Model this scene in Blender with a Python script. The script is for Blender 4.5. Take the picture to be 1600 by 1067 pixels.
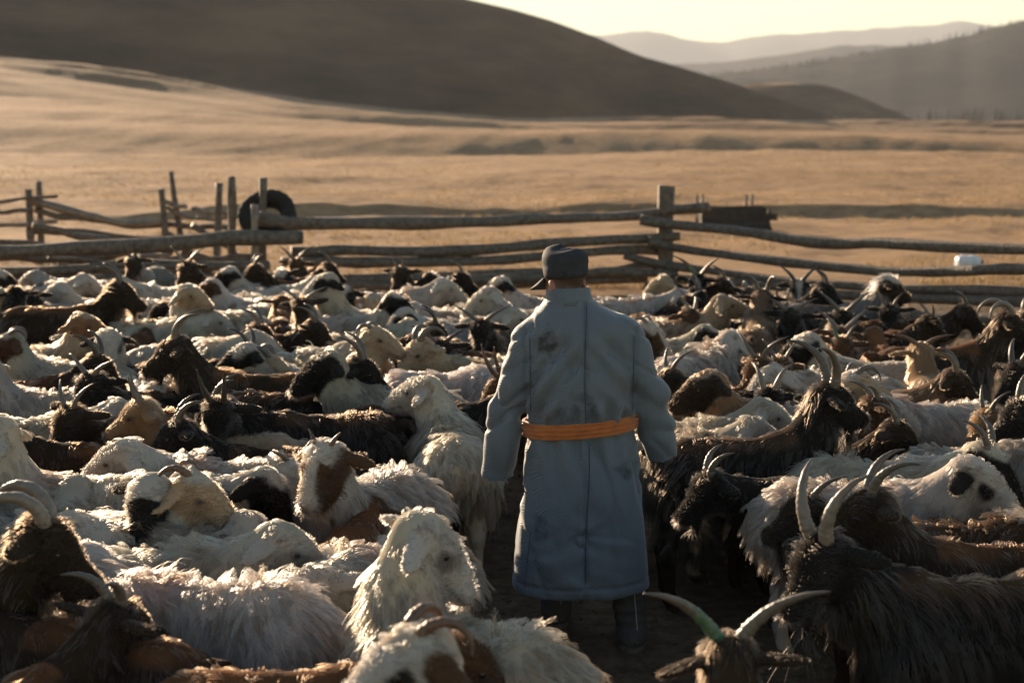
import bpy, math, random
import numpy as np
from mathutils import Vector, Matrix

# ------------------------------------------------------------------ clear
for o in list(bpy.data.objects):
    bpy.data.objects.remove(o, do_unlink=True)
scene = bpy.context.scene
C = scene.collection
R = math.radians

# ------------------------------------------------------------------ camera
CAM_H, LENS, PITCH = 2.26, 55.0, 8.23
FPX = LENS / 36.0 * 1600.0
cam = bpy.data.cameras.new('camera')
cam.lens = LENS
cam.sensor_width = 36.0
cam.clip_start = 0.05
cam.clip_end = 20000.0
cam.dof.use_dof = True
cam.dof.focus_distance = 6.55
cam.dof.aperture_fstop = 2.8
cam_o = bpy.data.objects.new('camera', cam)
cam_o.location = (0, 0, CAM_H)
cam_o.rotation_euler = (R(90 - PITCH), 0, 0)
C.objects.link(cam_o)
scene.camera = cam_o

# ------------------------------------------------------------------ sky and sun
SUN_EL, SUN_AZ = 13.5, 32.0          # degrees above the horizon, degrees to the west of the view axis
world = bpy.data.worlds.new('World')
scene.world = world
world.use_nodes = True
wn = world.node_tree.nodes
wn.clear()
w_out = wn.new('ShaderNodeOutputWorld')
w_bg = wn.new('ShaderNodeBackground')
w_sky = wn.new('ShaderNodeTexSky')
w_sky.sky_type = 'NISHITA'
w_sky.sun_disc = False
w_sky.sun_elevation = R(SUN_EL)
w_sky.sun_rotation = R(-SUN_AZ)
w_sky.altitude = 1600
w_sky.air_density = 1.5
w_sky.dust_density = 0.3
w_sky.ozone_density = 1.0
w_bg.inputs['Strength'].default_value = 0.052
world.node_tree.links.new(w_sky.outputs[0], w_bg.inputs[0])
world.node_tree.links.new(w_bg.outputs[0], w_out.inputs[0])

sun = bpy.data.lights.new('sun', 'SUN')
sun.energy = 5.0
sun.angle = R(0.55)
sun.color = (1.0, 0.76, 0.52)
sun_o = bpy.data.objects.new('sun', sun)
_sd = Vector((-math.sin(R(SUN_AZ)) * math.cos(R(SUN_EL)), math.cos(R(SUN_AZ)) * math.cos(R(SUN_EL)), math.sin(R(SUN_EL))))
sun_o.rotation_euler = _sd.to_track_quat('Z', 'Y').to_euler()
C.objects.link(sun_o)

# ------------------------------------------------------------------ exposure and renderer
scene.view_settings.view_transform = 'Standard'
scene.view_settings.look = 'None'
scene.view_settings.exposure = 1.6
scene.view_settings.gamma = 1.0
scene.view_settings.use_curve_mapping = False
scene.render.engine = 'CYCLES'
cy = scene.cycles
cy.use_denoising = True
try:
    cy.denoiser = 'OPENIMAGEDENOISE'
    cy.denoising_prefilter = 'ACCURATE'
except Exception:
    pass
cy.max_bounces = 8
cy.diffuse_bounces = 3
cy.glossy_bounces = 2
cy.transmission_bounces = 6
cy.transparent_max_bounces = 8
cy.volume_bounces = 0
cy.sample_clamp_indirect = 6.0
cy.use_adaptive_sampling = True
cy.adaptive_threshold = 0.015
cy.caustics_reflective = False
cy.caustics_refractive = False
scene.cycles_curves.shape = 'RIBBONS'
scene.cycles_curves.subdivisions = 2

# ------------------------------------------------------------------ small helpers
def tag(o, label=None, cat=None, group=None, kind=None):
    if label: o['label'] = label
    if cat: o['category'] = cat
    if group: o['group'] = group
    if kind: o['kind'] = kind
    return o

def link(o, parent=None):
    C.objects.link(o)
    if parent is not None:
        o.parent = parent
    return o

def empty(name, loc=(0, 0, 0), rz=0.0):
    o = bpy.data.objects.new(name, None)
    o.empty_display_size = 0.1
    o.location = loc
    o.rotation_euler = (0, 0, rz)
    return link(o)

def mesh_obj(name, verts, faces, mat=None, parent=None, smooth=True, cols=None):
    me = bpy.data.meshes.new(name)
    v = np.asarray(verts, dtype=np.float32)
    if isinstance(faces, np.ndarray):
        nf, k = faces.shape
        me.vertices.add(len(v))
        me.vertices.foreach_set('co', v.ravel())
        me.loops.add(nf * k)
        me.loops.foreach_set('vertex_index', faces.astype(np.int32).ravel())
        me.polygons.add(nf)
        me.polygons.foreach_set('loop_start', np.arange(0, nf * k, k, dtype=np.int32))
        me.update(calc_edges=True)
        me.validate()
    else:
        me.from_pydata([tuple(map(float, p)) for p in v], [], faces)
        me.update()
    if smooth:
        me.polygons.foreach_set('use_smooth', np.ones(len(me.polygons), dtype=bool))
    if cols is not None:
        a = me.color_attributes.new('Col', 'FLOAT_COLOR', 'POINT')
        c4 = np.ones((len(v), 4), dtype=np.float32)
        c4[:, :3] = cols
        a.data.foreach_set('color', c4.ravel())
    if mat is not None:
        me.materials.append(mat)
    o = bpy.data.objects.new(name, me)
    return link(o, parent)

def px_ray(px, py):
    """direction in world space of a point of the picture plane (1600 x 1067 units)"""
    x, y = (px - 800.0) / FPX, -(py - 533.5) / FPX
    cp, sp = math.cos(R(PITCH)), math.sin(R(PITCH))
    return np.array([x, cp + y * sp, -sp + y * cp])

def at_z(px, py, z):
    d = px_ray(px, py)
    t = (z - CAM_H) / d[2]
    return np.array([0, 0, CAM_H]) + d * t

def at_y(px, py, y):
    d = px_ray(px, py)
    return np.array([0, 0, CAM_H]) + d * (y / d[1])

# value noise, vectorised
def _hash(ix, iy, iz, seed):
    h = (ix.astype(np.int64) * 374761393 + iy.astype(np.int64) * 668265263 + iz.astype(np.int64) * 2147483647 + seed * 974711)
    h = (h ^ (h >> 13)) * 1274126177
    h = h ^ (h >> 16)
    return (h & 0xffff).astype(np.float64) / 65535.0

def noise3(x, y, z, seed=0):
    x, y, z = np.broadcast_arrays(x, y, z)
    ix, iy, iz = np.floor(x), np.floor(y), np.floor(z)
    fx, fy, fz = x - ix, y - iy, z - iz
    fx, fy, fz = (f * f * (3 - 2 * f) for f in (fx, fy, fz))
    def L(a, b, t): return a + (b - a) * t
    c = [[[_hash(ix + i, iy + j, iz + k, seed) for k in (0, 1)] for j in (0, 1)] for i in (0, 1)]
    r = L(L(L(c[0][0][0], c[1][0][0], fx), L(c[0][1][0], c[1][1][0], fx), fy),
          L(L(c[0][0][1], c[1][0][1], fx), L(c[0][1][1], c[1][1][1], fx), fy), fz)
    return r * 2 - 1

def fbm(x, y, z=0.0, o=4, seed=0):
    r, a, f = 0, 1.0, 1.0
    for i in range(o):
        r = r + a * noise3(x * f, y * f, np.asarray(z) * f, seed + i)
        a *= 0.5; f *= 2.03
    return r

def sstep(a, b, x):
    t = np.clip((np.asarray(x, dtype=float) - a) / (b - a), 0, 1)
    return t * t * (3 - 2 * t)

# ------------------------------------------------------------------ materials
def new_mat(name):
    m = bpy.data.materials.new(name)
    m.use_nodes = True
    m.node_tree.nodes.clear()
    return m, m.node_tree.nodes, m.node_tree.links

def N(nodes, t, **kw):
    n = nodes.new('ShaderNode' + t)
    for k, v in kw.items():
        if k in n.bl_rna.properties.keys():
            setattr(n, k, v)
        else:
            n.inputs[k.replace('_', ' ')].default_value = v
    return n

def principled(name, col, rough=0.8, spec=0.3, noise=None, bump=None, metal=0.0, attr=False, coords='Object', sheen=0.0):
    """noise=(scale, amount, col2) mottles the colour; bump=(scale, strength, distance)"""
    m, n, l = new_mat(name)
    out = N(n, 'OutputMaterial')
    b = N(n, 'BsdfPrincipled')
    b.inputs['Roughness'].default_value = rough
    b.inputs['Specular IOR Level'].default_value = spec
    b.inputs['Metallic'].default_value = metal
    if sheen:
        b.inputs['Sheen Weight'].default_value = sheen
        b.inputs['Sheen Roughness'].default_value = 0.5
    l.new(b.outputs[0], out.inputs[0])
    tc = N(n, 'TexCoord')
    src = None
    if attr:
        a = N(n, 'Attribute', attribute_name='Col')
        src = a.outputs['Color']
    if noise:
        t = N(n, 'TexNoise')
        t.inputs['Scale'].default_value = noise[0]
        t.inputs['Detail'].default_value = 6
        t.inputs['Roughness'].default_value = 0.62
        l.new(tc.outputs[coords], t.inputs['Vector'])
        rp = N(n, 'ValToRGB')
        rp.color_ramp.elements[0].position = 0.36
        rp.color_ramp.elements[1].position = 0.66
        l.new(t.outputs['Fac'], rp.inputs[0])
        mx = N(n, 'Mix', data_type='RGBA')
        mx.inputs['A'].default_value if False else None
        ml = N(n, 'Math', operation='MULTIPLY')
        ml.inputs[1].default_value = noise[1]
        l.new(rp.outputs[0], ml.inputs[0])
        l.new(ml.outputs[0], mx.inputs[0])
        if src is not None:
            l.new(src, mx.inputs[6])
        else:
            mx.inputs[6].default_value = (*col, 1)
        mx.inputs[7].default_value = (*noise[2], 1)
        src = mx.outputs[2]
    if src is not None:
        l.new(src, b.inputs['Base Color'])
    else:
        b.inputs['Base Color'].default_value = (*col, 1)
    if bump:
        t = N(n, 'TexNoise')
        t.inputs['Scale'].default_value = bump[0]
        t.inputs['Detail'].default_value = 5
        l.new(tc.outputs[coords], t.inputs['Vector'])
        bp = N(n, 'Bump')
        bp.inputs['Strength'].default_value = bump[1]
        bp.inputs['Distance'].default_value = bump[2]
        l.new(t.outputs['Fac'], bp.inputs['Height'])
        l.new(bp.outputs[0], b.inputs['Normal'])
    return m

def fibre_material(name, transl=0.42, gloss=0.05, grough=0.4, hair=0.0):
    m, n, l = new_mat(name)
    out = N(n, 'OutputMaterial')
    a = N(n, 'Attribute', attribute_name='Col')
    d = N(n, 'BsdfDiffuse')
    t = N(n, 'BsdfTranslucent')
    g = N(n, 'BsdfGlossy')
    g.inputs['Roughness'].default_value = grough
    g.inputs['Color'].default_value = (0.9, 0.85, 0.8, 1)
    l.new(a.outputs['Color'], d.inputs['Color'])
    l.new(a.outputs['Color'], t.inputs['Color'])
    m1 = N(n, 'MixShader'); m1.inputs[0].default_value = transl
    l.new(d.outputs[0], m1.inputs[1]); l.new(t.outputs[0], m1.inputs[2])
    m2 = N(n, 'MixShader'); m2.inputs[0].default_value = gloss
    l.new(m1.outputs[0], m2.inputs[1]); l.new(g.outputs[0], m2.inputs[2])
    if hair:
        ph = N(n, 'BsdfHairPrincipled')
        ph.parametrization = 'COLOR'
        ph.inputs['Roughness'].default_value = 0.32
        ph.inputs['Radial Roughness'].default_value = 0.5
        l.new(a.outputs['Color'], ph.inputs['Color'])
        m3 = N(n, 'MixShader'); m3.inputs[0].default_value = hair
        l.new(m2.outputs[0], m3.inputs[1]); l.new(ph.outputs[0], m3.inputs[2])
        l.new(m3.outputs[0], out.inputs[0])
    else:
        l.new(m2.outputs[0], out.inputs[0])
    return m
# ================================================================== the setting
def terrain_base(x, y):
    """steppe: flat round the pen, a gentle tilt up to the west further out, low swells"""
    x, y = np.asarray(x, float), np.asarray(y, float)
    far = sstep(26, 240, y)
    z = far * np.where(x < 0, 0.062 * np.maximum(-x, 0) ** 1.16, -0.028 * x / (1 + np.maximum(x, 0) / 260.0))
    z = z * (1 - sstep(420, 900, y) * np.where(x > 0, 0.7, 0.0))
    # long low swells lying across the view
    xr, yr = x + 0.25 * y, y + 0.22 * x
    sw = (1.0 * noise3(xr / 34, yr / 8.0, 0, 11) * sstep(40, 75, y) + 2.0 * noise3(xr / 80, yr / 19, 2, 12) * sstep(55, 110, y)
          + 2.2 * noise3(xr / 170, yr / 42, 4, 13) * sstep(90, 170, y)) * (1 - sstep(330, 460, y))
    z = z + sw
    # a worn bank running across behind the pen
    yb = 35.5 + 0.03 * x + 1.2 * noise3(x / 11, 0, 3, 21)
    hb = 0.30 * (0.75 + 0.45 * noise3(x / 5.5, 0, 8, 22)) * sstep(-14, -3, x)
    z = z + hb * sstep(-0.25, 0.25, y - yb) * (1 - sstep(1.5, 9.0, y - yb))
    # trampled unevenness
    z = z + 0.020 * fbm(x * 1.1, y * 1.1, 0, 4, 31) * (1 - sstep(60, 120, y)) + 0.085 * fbm(x / 2.6, y / 1.9, 0, 4, 41) * sstep(21, 30, y)
    return z

# skyline of the near hill: (picture x, picture rows above the level horizon)
HILL = [(-2500, 300), (-900, 310), (-400, 300), (0, 280), (300, 250), (500, 224), (640, 198), (720, 180), (800, 162), (860, 145), (930, 120), (1000, 90), (1060, 72), (1110, 58),
        (1165, 42), (1220, 22), (1280, 4), (1340, -10), (1420, -20), (1600, -30), (2400, -60)]
HUMP = [(900, -40), (1060, 0), (1110, 30), (1165, 47), (1210, 50), (1260, 48.5), (1300, 40), (1350, 24), (1400, 2), (1440, -15), (1500, -24), (1700, -40)]

TOE = [(-900, -60), (500, -40), (760, -9), (1000, -21), (1200, -25), (1330, -20), (1440, -19), (1520, -27), (1600, -40), (1750, -52), (2400, -70)]

def skyline(tab, x, y, r):
    px = 800 + FPX * x / np.maximum(y, 1.0)
    return np.interp(px, [a for a, b in tab], [b for a, b in tab]) / FPX * r + CAM_H

def terrain(x, y):
    z = terrain_base(x, y)
    r = np.hypot(x, y)
    for tab, rr, sl, wob in ((HILL, 425.0, 0.44, 7.0), (HUMP, 560.0, 0.40, 5.0), (TOE, 255.0, 0.30, 4.0)):
        top = skyline(tab, x, y, rr)
        w = wob * noise3(x / 38, y / 38, 1, 51)
        front = top - (rr - r + w * sstep(0, 60, rr - r)) * sl
        back = top - (r - rr) * 0.10
        hill = np.where(r < rr, front, back)
        # blend the foot softly into the meadow
        k = 1.6 if rr > 300 else 0.7
        hh = np.clip(0.5 + 0.5 * (hill - z) / k, 0, 1)
        z = np.where(r > 120, z * (1 - hh) + hill * hh + k * hh * (1 - hh) * 0.5, z)
    return z

def ground_material():
    m, n, l = new_mat('steppe_ground')
    out = N(n, 'OutputMaterial')
    b = N(n, 'BsdfPrincipled')
    b.inputs['Roughness'].default_value = 0.95
    b.inputs['Specular IOR Level'].default_value = 0.08
    l.new(b.outputs[0], out.inputs[0])
    geo = N(n, 'NewGeometry')
    sep = N(n, 'SeparateXYZ')
    l.new(geo.outputs['Position'], sep.inputs[0])
    def tex(scale, detail=5, stretch=None, rough=0.6):
        t = N(n, 'TexNoise')
        t.inputs['Scale'].default_value = scale
        t.inputs['Detail'].default_value = detail
        t.inputs['Roughness'].default_value = rough
        if stretch:
            mp = N(n, 'Mapping')
            mp.inputs['Scale'].default_value = stretch
            l.new(geo.outputs['Position'], mp.inputs['Vector'])
            l.new(mp.outputs[0], t.inputs['Vector'])
        else:
            l.new(geo.outputs['Position'], t.inputs['Vector'])
        return t
    def ramp(src, stops):
        r = N(n, 'ValToRGB')
        e = r.color_ramp.elements
        while len(e) < len(stops): e.new(0.5)
        for i, (p, c) in enumerate(stops):
            e[i].position = p; e[i].color = (*c, 1)
        l.new(src, r.inputs[0])
        return r
    def mix(f, a, bb):
        x = N(n, 'Mix', data_type='RGBA')
        l.new(f, x.inputs[0]); l.new(a, x.inputs[6]); l.new(bb, x.inputs[7])
        return x.outputs[2]
    # dry grass, with long cross bands darkened in colour like shadows of the swells
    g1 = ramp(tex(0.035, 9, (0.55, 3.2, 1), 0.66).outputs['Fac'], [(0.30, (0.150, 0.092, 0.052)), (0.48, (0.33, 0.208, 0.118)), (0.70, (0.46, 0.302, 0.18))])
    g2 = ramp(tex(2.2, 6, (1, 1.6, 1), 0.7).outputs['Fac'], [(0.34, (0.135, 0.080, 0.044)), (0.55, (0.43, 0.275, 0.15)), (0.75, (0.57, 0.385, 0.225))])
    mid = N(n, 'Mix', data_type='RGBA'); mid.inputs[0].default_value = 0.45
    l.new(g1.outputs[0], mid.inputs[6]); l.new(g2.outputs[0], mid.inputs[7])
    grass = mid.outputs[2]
    # trampled dung and soil in the pen
    d1 = ramp(tex(9, 8, None, 0.72).outputs['Fac'], [(0.3, (0.06, 0.042, 0.027)), (0.5, (0.135, 0.095, 0.06)), (0.72, (0.23, 0.165, 0.105))])
    # border of the pen
    bn = tex(0.35, 4)
    a1 = N(n, 'Math', operation='MULTIPLY_ADD'); a1.inputs[1].default_value = 5.0
    l.new(bn.outputs['Fac'], a1.inputs[0]); l.new(sep.outputs['Y'], a1.inputs[2])
    mr = N(n, 'MapRange'); mr.inputs['From Min'].default_value = 21.0; mr.inputs['From Max'].default_value = 24.5
    l.new(a1.outputs[0], mr.inputs['Value'])
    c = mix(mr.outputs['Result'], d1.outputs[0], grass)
    # shaded face of the hill: its shade put into a darker ground colour
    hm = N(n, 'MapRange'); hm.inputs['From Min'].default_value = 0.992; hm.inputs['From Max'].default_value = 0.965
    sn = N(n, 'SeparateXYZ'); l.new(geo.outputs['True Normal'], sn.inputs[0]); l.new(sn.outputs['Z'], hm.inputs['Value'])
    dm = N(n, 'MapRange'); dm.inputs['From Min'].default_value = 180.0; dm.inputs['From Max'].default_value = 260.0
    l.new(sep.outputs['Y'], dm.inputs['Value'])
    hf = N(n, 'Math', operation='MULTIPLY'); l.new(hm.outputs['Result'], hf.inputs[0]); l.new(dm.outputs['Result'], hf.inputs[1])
    slope_shade = ramp(tex(0.022, 9, (1, 1, 3.5), 0.68).outputs['Fac'], [(0.34, (0.036, 0.022, 0.012)), (0.5, (0.086, 0.052, 0.028)), (0.64, (0.14, 0.087, 0.046))])
    c = mix(hf.outputs[0], c, slope_shade.outputs[0])
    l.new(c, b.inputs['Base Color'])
    bg = N(n, 'Bump'); bg.inputs['Strength'].default_value = 0.55; bg.inputs['Distance'].default_value = 0.22
    bgt = tex(1.1, 9, (0.8, 1.5, 1), 0.72)
    l.new(bgt.outputs['Fac'], bg.inputs['Height'])
    bp = N(n, 'Bump'); bp.inputs['Strength'].default_value = 0.9; bp.inputs['Distance'].default_value = 0.03
    l.new(bg.outputs[0], bp.inputs['Normal'])
    bt = tex(14, 7, None, 0.7)
    l.new(bt.outputs['Fac'], bp.inputs['Height'])
    l.new(bp.outputs[0], b.inputs['Normal'])
    return m

M_GROUND = ground_material()

def grid_sheet(name, xs_of, ys, zfun, mat):
    """a height sheet whose rows run across the view at y; xs_of(y) gives that row's x positions"""
    V = []
    nx = len(xs_of(ys[0]))
    for y in ys:
        x = xs_of(y)
        yy = np.full_like(x, y)
        V.append(np.stack([x, yy, zfun(x, yy)], 1))
    V = np.concatenate(V)
    i = np.arange((len(ys) - 1) * nx).reshape(len(ys) - 1, nx)[:, :-1].ravel()
    F = np.stack([i, i + 1, i + nx + 1, i + nx], 1)
    return mesh_obj(name, V, F, mat)

_ys = np.concatenate([np.arange(-6, 22, 0.28), np.geomspace(22, 33, 40)[:-1], np.arange(33, 38.5, 0.13), np.geomspace(38.6, 700, 300), np.geomspace(720, 9000, 40)])
_u = np.linspace(-1, 1, 260)
_us = np.sign(_u) * np.abs(_u) ** 1.15
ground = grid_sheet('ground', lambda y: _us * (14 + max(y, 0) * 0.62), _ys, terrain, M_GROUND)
tag(ground, kind='structure')

# ---- far hills, each a real ridge with a front and a back slope
def far_material(name, c1, c2, scale):
    return principled(name, c1, 0.95, 0.05, noise=(scale, 1.0, c2))
def far_ridge(name, tab, rr, foot, mat, rough, seed, x0=-700, x1=3000):
    px = np.linspace(x0, x1, 300)
    el = np.interp(px, [a for a, b in tab], [b for a, b in tab])
    el = el + rough * fbm(px / 60.0, 0 * px, seed, 5, seed)
    V = []
    prof = [(-foot * 1.6, -0.2), (-foot, 0.0), (-foot * .82, 0.10), (-foot * .62, 0.30), (-foot * .42, .55), (-foot * .25, .76), (-foot * .1, .93), (0, 1.0), (foot * .15, .95), (foot * .5, .6), (foot * 1.3, -0.2)]
    for k, (dr, h) in enumerate(prof):
        r = rr + dr
        ang = np.arctan((px - 800) / FPX)
        top = el / FPX * rr / np.cos(ang) + CAM_H
        base = -8.0
        hh = base + (top - base) * h
        hh = hh + (top - base) * 0.09 * fbm(px / 150.0, 0 * px + k * 0.45, seed + 3, 3, seed + 7) * (1 - h) * (h > 0.01)
        V.append(np.stack([r * np.sin(ang), r * np.cos(ang), hh], 1))
    V = np.concatenate(V)
    nx = len(px)
    i = np.arange((len(prof) - 1) * nx).reshape(len(prof) - 1, nx)[:, :-1].ravel()
    F = np.stack([i, i + 1, i + nx + 1, i + nx], 1)
    o = mesh_obj(name, V, F, mat)
    tag(o, kind='structure')
    return o

M_FOREST = far_material('wooded_slope', (0.016, 0.019, 0.018), (0.052, 0.042, 0.032), 0.02)
M_FARHILL = far_material('far_slope', (0.035, 0.035, 0.028), (0.09, 0.07, 0.05), 0.004)
RIGHT_HILL = [(-700, 30), (700, 30), (880, 45), (1000, 50), (1100, 58), (1180, 66), (1240, 76), (1300, 83), (1380, 93), (1450, 105), (1500, 113), (1540, 123), (1600, 130), (1750, 150), (2200, 175), (3000, 120)]
MID_HILL = [(-700, 60), (900, 70), (1000, 72), (1080, 79), (1130, 78), (1200, 86), (1270, 99), (1320, 103), (1390, 96), (1500, 92), (1700, 90), (3000, 80)]
FAR_HILL = [(-700, 110), (800, 112), (935, 121), (980, 128), (1040, 119), (1100, 110), (1130, 109), (1150, 114), (1250, 117), (1350, 125), (1400, 130), (1480, 131), (1530, 125), (1600, 118), (1800, 128), (3000, 110)]
far_ridge('wooded_hill', RIGHT_HILL, 1150, 270, M_FOREST, 3.0, 3)
far_ridge('middle_hill', MID_HILL, 2500, 600, M_FOREST, 2.5, 5)
far_ridge('far_mountain', FAR_HILL, 5600, 1500, M_FARHILL, 3.0, 8)

# ---- air
def build_haze():
    m, n, l = new_mat('air')
    out = N(n, 'OutputMaterial')
    v = N(n, 'VolumePrincipled')
    v.inputs['Color'].default_value = (0.80, 0.85, 0.93, 1)
    v.inputs['Density'].default_value = HAZE
    v.inputs['Anisotropy'].default_value = 0.1
    l.new(v.outputs[0], out.inputs['Volume'])
    x0, x1, y0, y1, z0, z1 = -9000, 9000, -60, 9200, -80, 330
    V = [(x, y, z) for x in (x0, x1) for y in (y0, y1) for z in (z0, z1)]
    F = [(0, 1, 3, 2), (4, 6, 7, 5), (0, 4, 5, 1), (2, 3, 7, 6), (0, 2, 6, 4), (1, 5, 7, 3)]
    o = mesh_obj('haze', V, F, m, smooth=False)
    tag(o, 'thin golden morning haze filling the valley air', 'haze', kind='stuff')
HAZE = 0.00013
build_haze()
# ================================================================== wooden pen
M_WOOD = principled('weathered_log', (0.19, 0.145, 0.108), 0.6, 0.35, noise=(16, 0.9, (0.06, 0.045, 0.034)), bump=(38, 0.8, 0.02))
M_WOOD2 = principled('peeled_pole', (0.27, 0.205, 0.145), 0.36, 0.5, noise=(9, 0.8, (0.10, 0.075, 0.055)), bump=(26, 0.35, 0.008))
M_PLANK = principled('dark_plank', (0.070, 0.055, 0.045), 0.85, 0.2, noise=(8, 0.8, (0.03, 0.025, 0.02)), bump=(30, 0.5, 0.01))

def catmull(P, n):
    P = np.asarray(P, float)
    if len(P) == 2:
        t = np.linspace(0, 1, n)[:, None]
        return P[0] * (1 - t) + P[1] * t
    Q = np.vstack([2 * P[0] - P[1], P, 2 * P[-1] - P[-2]])
    out = []
    for u in np.linspace(0, len(P) - 1 - 1e-6, n):
        i = int(u); t = u - i
        a, b, c, d = Q[i], Q[i + 1], Q[i + 2], Q[i + 3]
        out.append(0.5 * ((2 * b) + (-a + c) * t + (2 * a - 5 * b + 4 * c - d) * t * t + (-a + 3 * b - 3 * c + d) * t ** 3))
    return np.array(out)

def tube(P, rad, sides=10, seed=0, rough=0.0, knots=0):
    """rings along P with radius rad (array); closed ends"""
    P = np.asarray(P, float); n = len(P)
    rad = np.broadcast_to(np.asarray(rad, float), (n,))
    T = np.gradient(P, axis=0)
    T /= np.linalg.norm(T, axis=1)[:, None] + 1e-12
    up = np.array([0, 0, 1.0]) if abs(T[0][2]) < 0.9 else np.array([1.0, 0, 0])
    V = []
    a = np.linspace(0, 2 * math.pi, sides, endpoint=False)
    U = np.cross(T[0], up); U /= np.linalg.norm(U)
    for i in range(n):
        U = U - T[i] * (U @ T[i]); U /= np.linalg.norm(U)
        W = np.cross(T[i], U)
        r = rad[i] * np.ones(sides)
        if rough:
            r = r * (1 + rough * noise3(np.cos(a) * 1.3 + seed * 7.1, np.sin(a) * 1.3 + i * 0.55, seed * 3.3 + 0 * a, 77))
        V.append(P[i] + np.outer(np.cos(a) * r, U) + np.outer(np.sin(a) * r, W))
    V = np.concatenate(V)
    F = []
    for i in range(n - 1):
        for j in range(sides):
            k = (j + 1) % sides
            F.append((i * sides + j, i * sides + k, (i + 1) * sides + k, (i + 1) * sides + j))
    F.append(tuple(range(sides))[::-1])
    F.append(tuple((n - 1) * sides + j for j in range(sides)))
    return V, F

_ls = [0]
def log(name, P, r0, r1, mat, parent, n=34, sides=12, rough=0.22):
    _ls[0] += 1
    Q = catmull(P, n)
    s = _ls[0]
    t = np.linspace(0, 1, n)
    Q = Q + 0.026 * np.stack([0 * t, noise3(t * 5, s * 3.1, 0 * t, 5), noise3(t * 5.5, s * 1.7, 3 + 0 * t, 6)], 1)
    rad = (r0 + (r1 - r0) * t) * (1.12 if name == 'rail' else 1.08)
    rad = rad * (1 + 0.13 * noise3(t * 11, s * 2.2, 0 * t, 8)) * (1 + 0.22 * np.maximum(0, noise3(t * 31, s * 5.2, 0 * t, 9) - 0.45))
    V, F = tube(Q, rad, sides, s, rough)
    o = mesh_obj(name, V - Q[0], F, mat, parent)
    loc = Vector(Q[0])
    o.location = loc - (parent.location if parent else Vector((0, 0, 0)))
    return o

def fdepth(px):          # distance of the main fence along the view, by where it crosses the picture
    return float(np.interp(px, [-80, 0, 460, 1035, 1600, 1720], [17.1, 17.4, 18.9, 20.3, 16.7, 16.1]))
def fp(px, py, off=0.0):
    return at_y(px, py, fdepth(px) + off)

def pole(x0, y0, x1, y1, y, r, mat, parent, ext=0.25):
    """upright seen from (x0,y0) at its head down to (x1,y1); continued into the ground"""
    a, b = at_y(x0, y0, y), at_y(x1, y1, y)
    d = (a - b) / max(a[2] - b[2], 1e-6)
    foot = b - d * (b[2] + ext)
    return log('post', [foot, (foot + a) / 2, a], r * 1.12, r * 0.95, mat, parent, n=9, sides=9, rough=0.2)

# --- eastern run of the pen fence, from the tall post to beyond the frame
base = at_y(1035, 453, 20.3)
fence_e = empty('log_fence', (base[0], base[1], 0))
tag(fence_e, 'sagging fence of grey log rails running out to the right from the tall square post', 'fence')
post = []
for (z, s) in ((-0.3, 1.0), (0.4, 0.99), (0.9, 1.02), (1.36, 0.97)):
    w = 0.072 * s
    post += [(-w, -w, z), (w, -w * 0.96, z), (w * 0.97, w, z), (-w, w * 1.02, z)]
pf = [(4 * i + j, 4 * i + (j + 1) % 4, 4 * i + 4 + (j + 1) % 4, 4 * i + 4 + j) for i in range(3) for j in range(4)] + [(3, 2, 1, 0), (12, 13, 14, 15)]
po = mesh_obj('post', post, pf, M_WOOD, fence_e, smooth=False)
bv = po.modifiers.new('edge', 'BEVEL'); bv.width = 0.012; bv.segments = 2
po2 = log('post', [base + (0.10, 0.13, -0.6), base + (0.085, 0.13, 0.5), base + (0.10, 0.125, 1.355 - base[2])], 0.06, 0.05, M_WOOD, fence_e, n=9)
RE = [([(1000, 345), (1060, 353), (1160, 363), (1300, 379), (1420, 384), (1720, 392)], 0.058, 0.056, -0.14),
      ([(1012, 378), (1060, 386), (1200, 404), (1340, 418), (1480, 424), (1600, 420), (1720, 416)], 0.050, 0.052, -0.13),
      ([(975, 400), (1070, 419), (1250, 438), (1400, 449), (1600, 455), (1720, 458)], 0.045, 0.055, -0.12),
      ([(1050, 436), (1200, 447), (1350, 464), (1600, 472), (1720, 476)], 0.05, 0.06, -0.13),
      ([(1010, 447), (1250, 474), (1450, 492), (1720, 506)], 0.05, 0.055, -0.12)]
for P, r0, r1, off in RE:
    log('rail', [fp(x, y, off) for x, y in P], r0, r1, M_WOOD, fence_e, n=34)

# --- northern run, from the tall post west to the leaning stake
b2 = at_y(400, 430, fdepth(400))
fence_n = empty('log_fence', (b2[0], b2[1], 0))
tag(fence_n, 'fence of thick weathered logs between the tyre and the tall square post', 'fence')
RN = [([(404, 344), (470, 349), (700, 347), (880, 341), (1000, 335), (1108, 328)], 0.085, 0.055, 0.14),
      ([(455, 394), (560, 391), (740, 389), (900, 378), (1062, 371)], 0.066, 0.056, 0.12),
      ([(440, 412), (620, 410), (800, 405), (920, 396), (1030, 390)], 0.060, 0.055, 0.12),
      ([(520, 436), (740, 430), (900, 426), (1024, 417)], 0.060, 0.062, 0.13),
      ([(380, 440), (700, 446), (1010, 436)], 0.055, 0.06, 0.12),
      ([(700, 438), (850, 432), (985, 425), (1060, 428)], 0.05, 0.05, -0.10)]
for P, r0, r1, off in RN:
    log('rail', [fp(x, y, off) for x, y in P], r0, r1, M_WOOD, fence_n, n=30)
pole(398, 322, 398, 425, fdepth(398) - 0.02, 0.042, M_WOOD2, fence_n)
pole(411, 277, 409, 430, fdepth(411) + 0.42, 0.046, M_WOOD, fence_n)
pole(362, 274, 362, 430, fdepth(362) + 0.40, 0.048, M_WOOD, fence_n)

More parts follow.
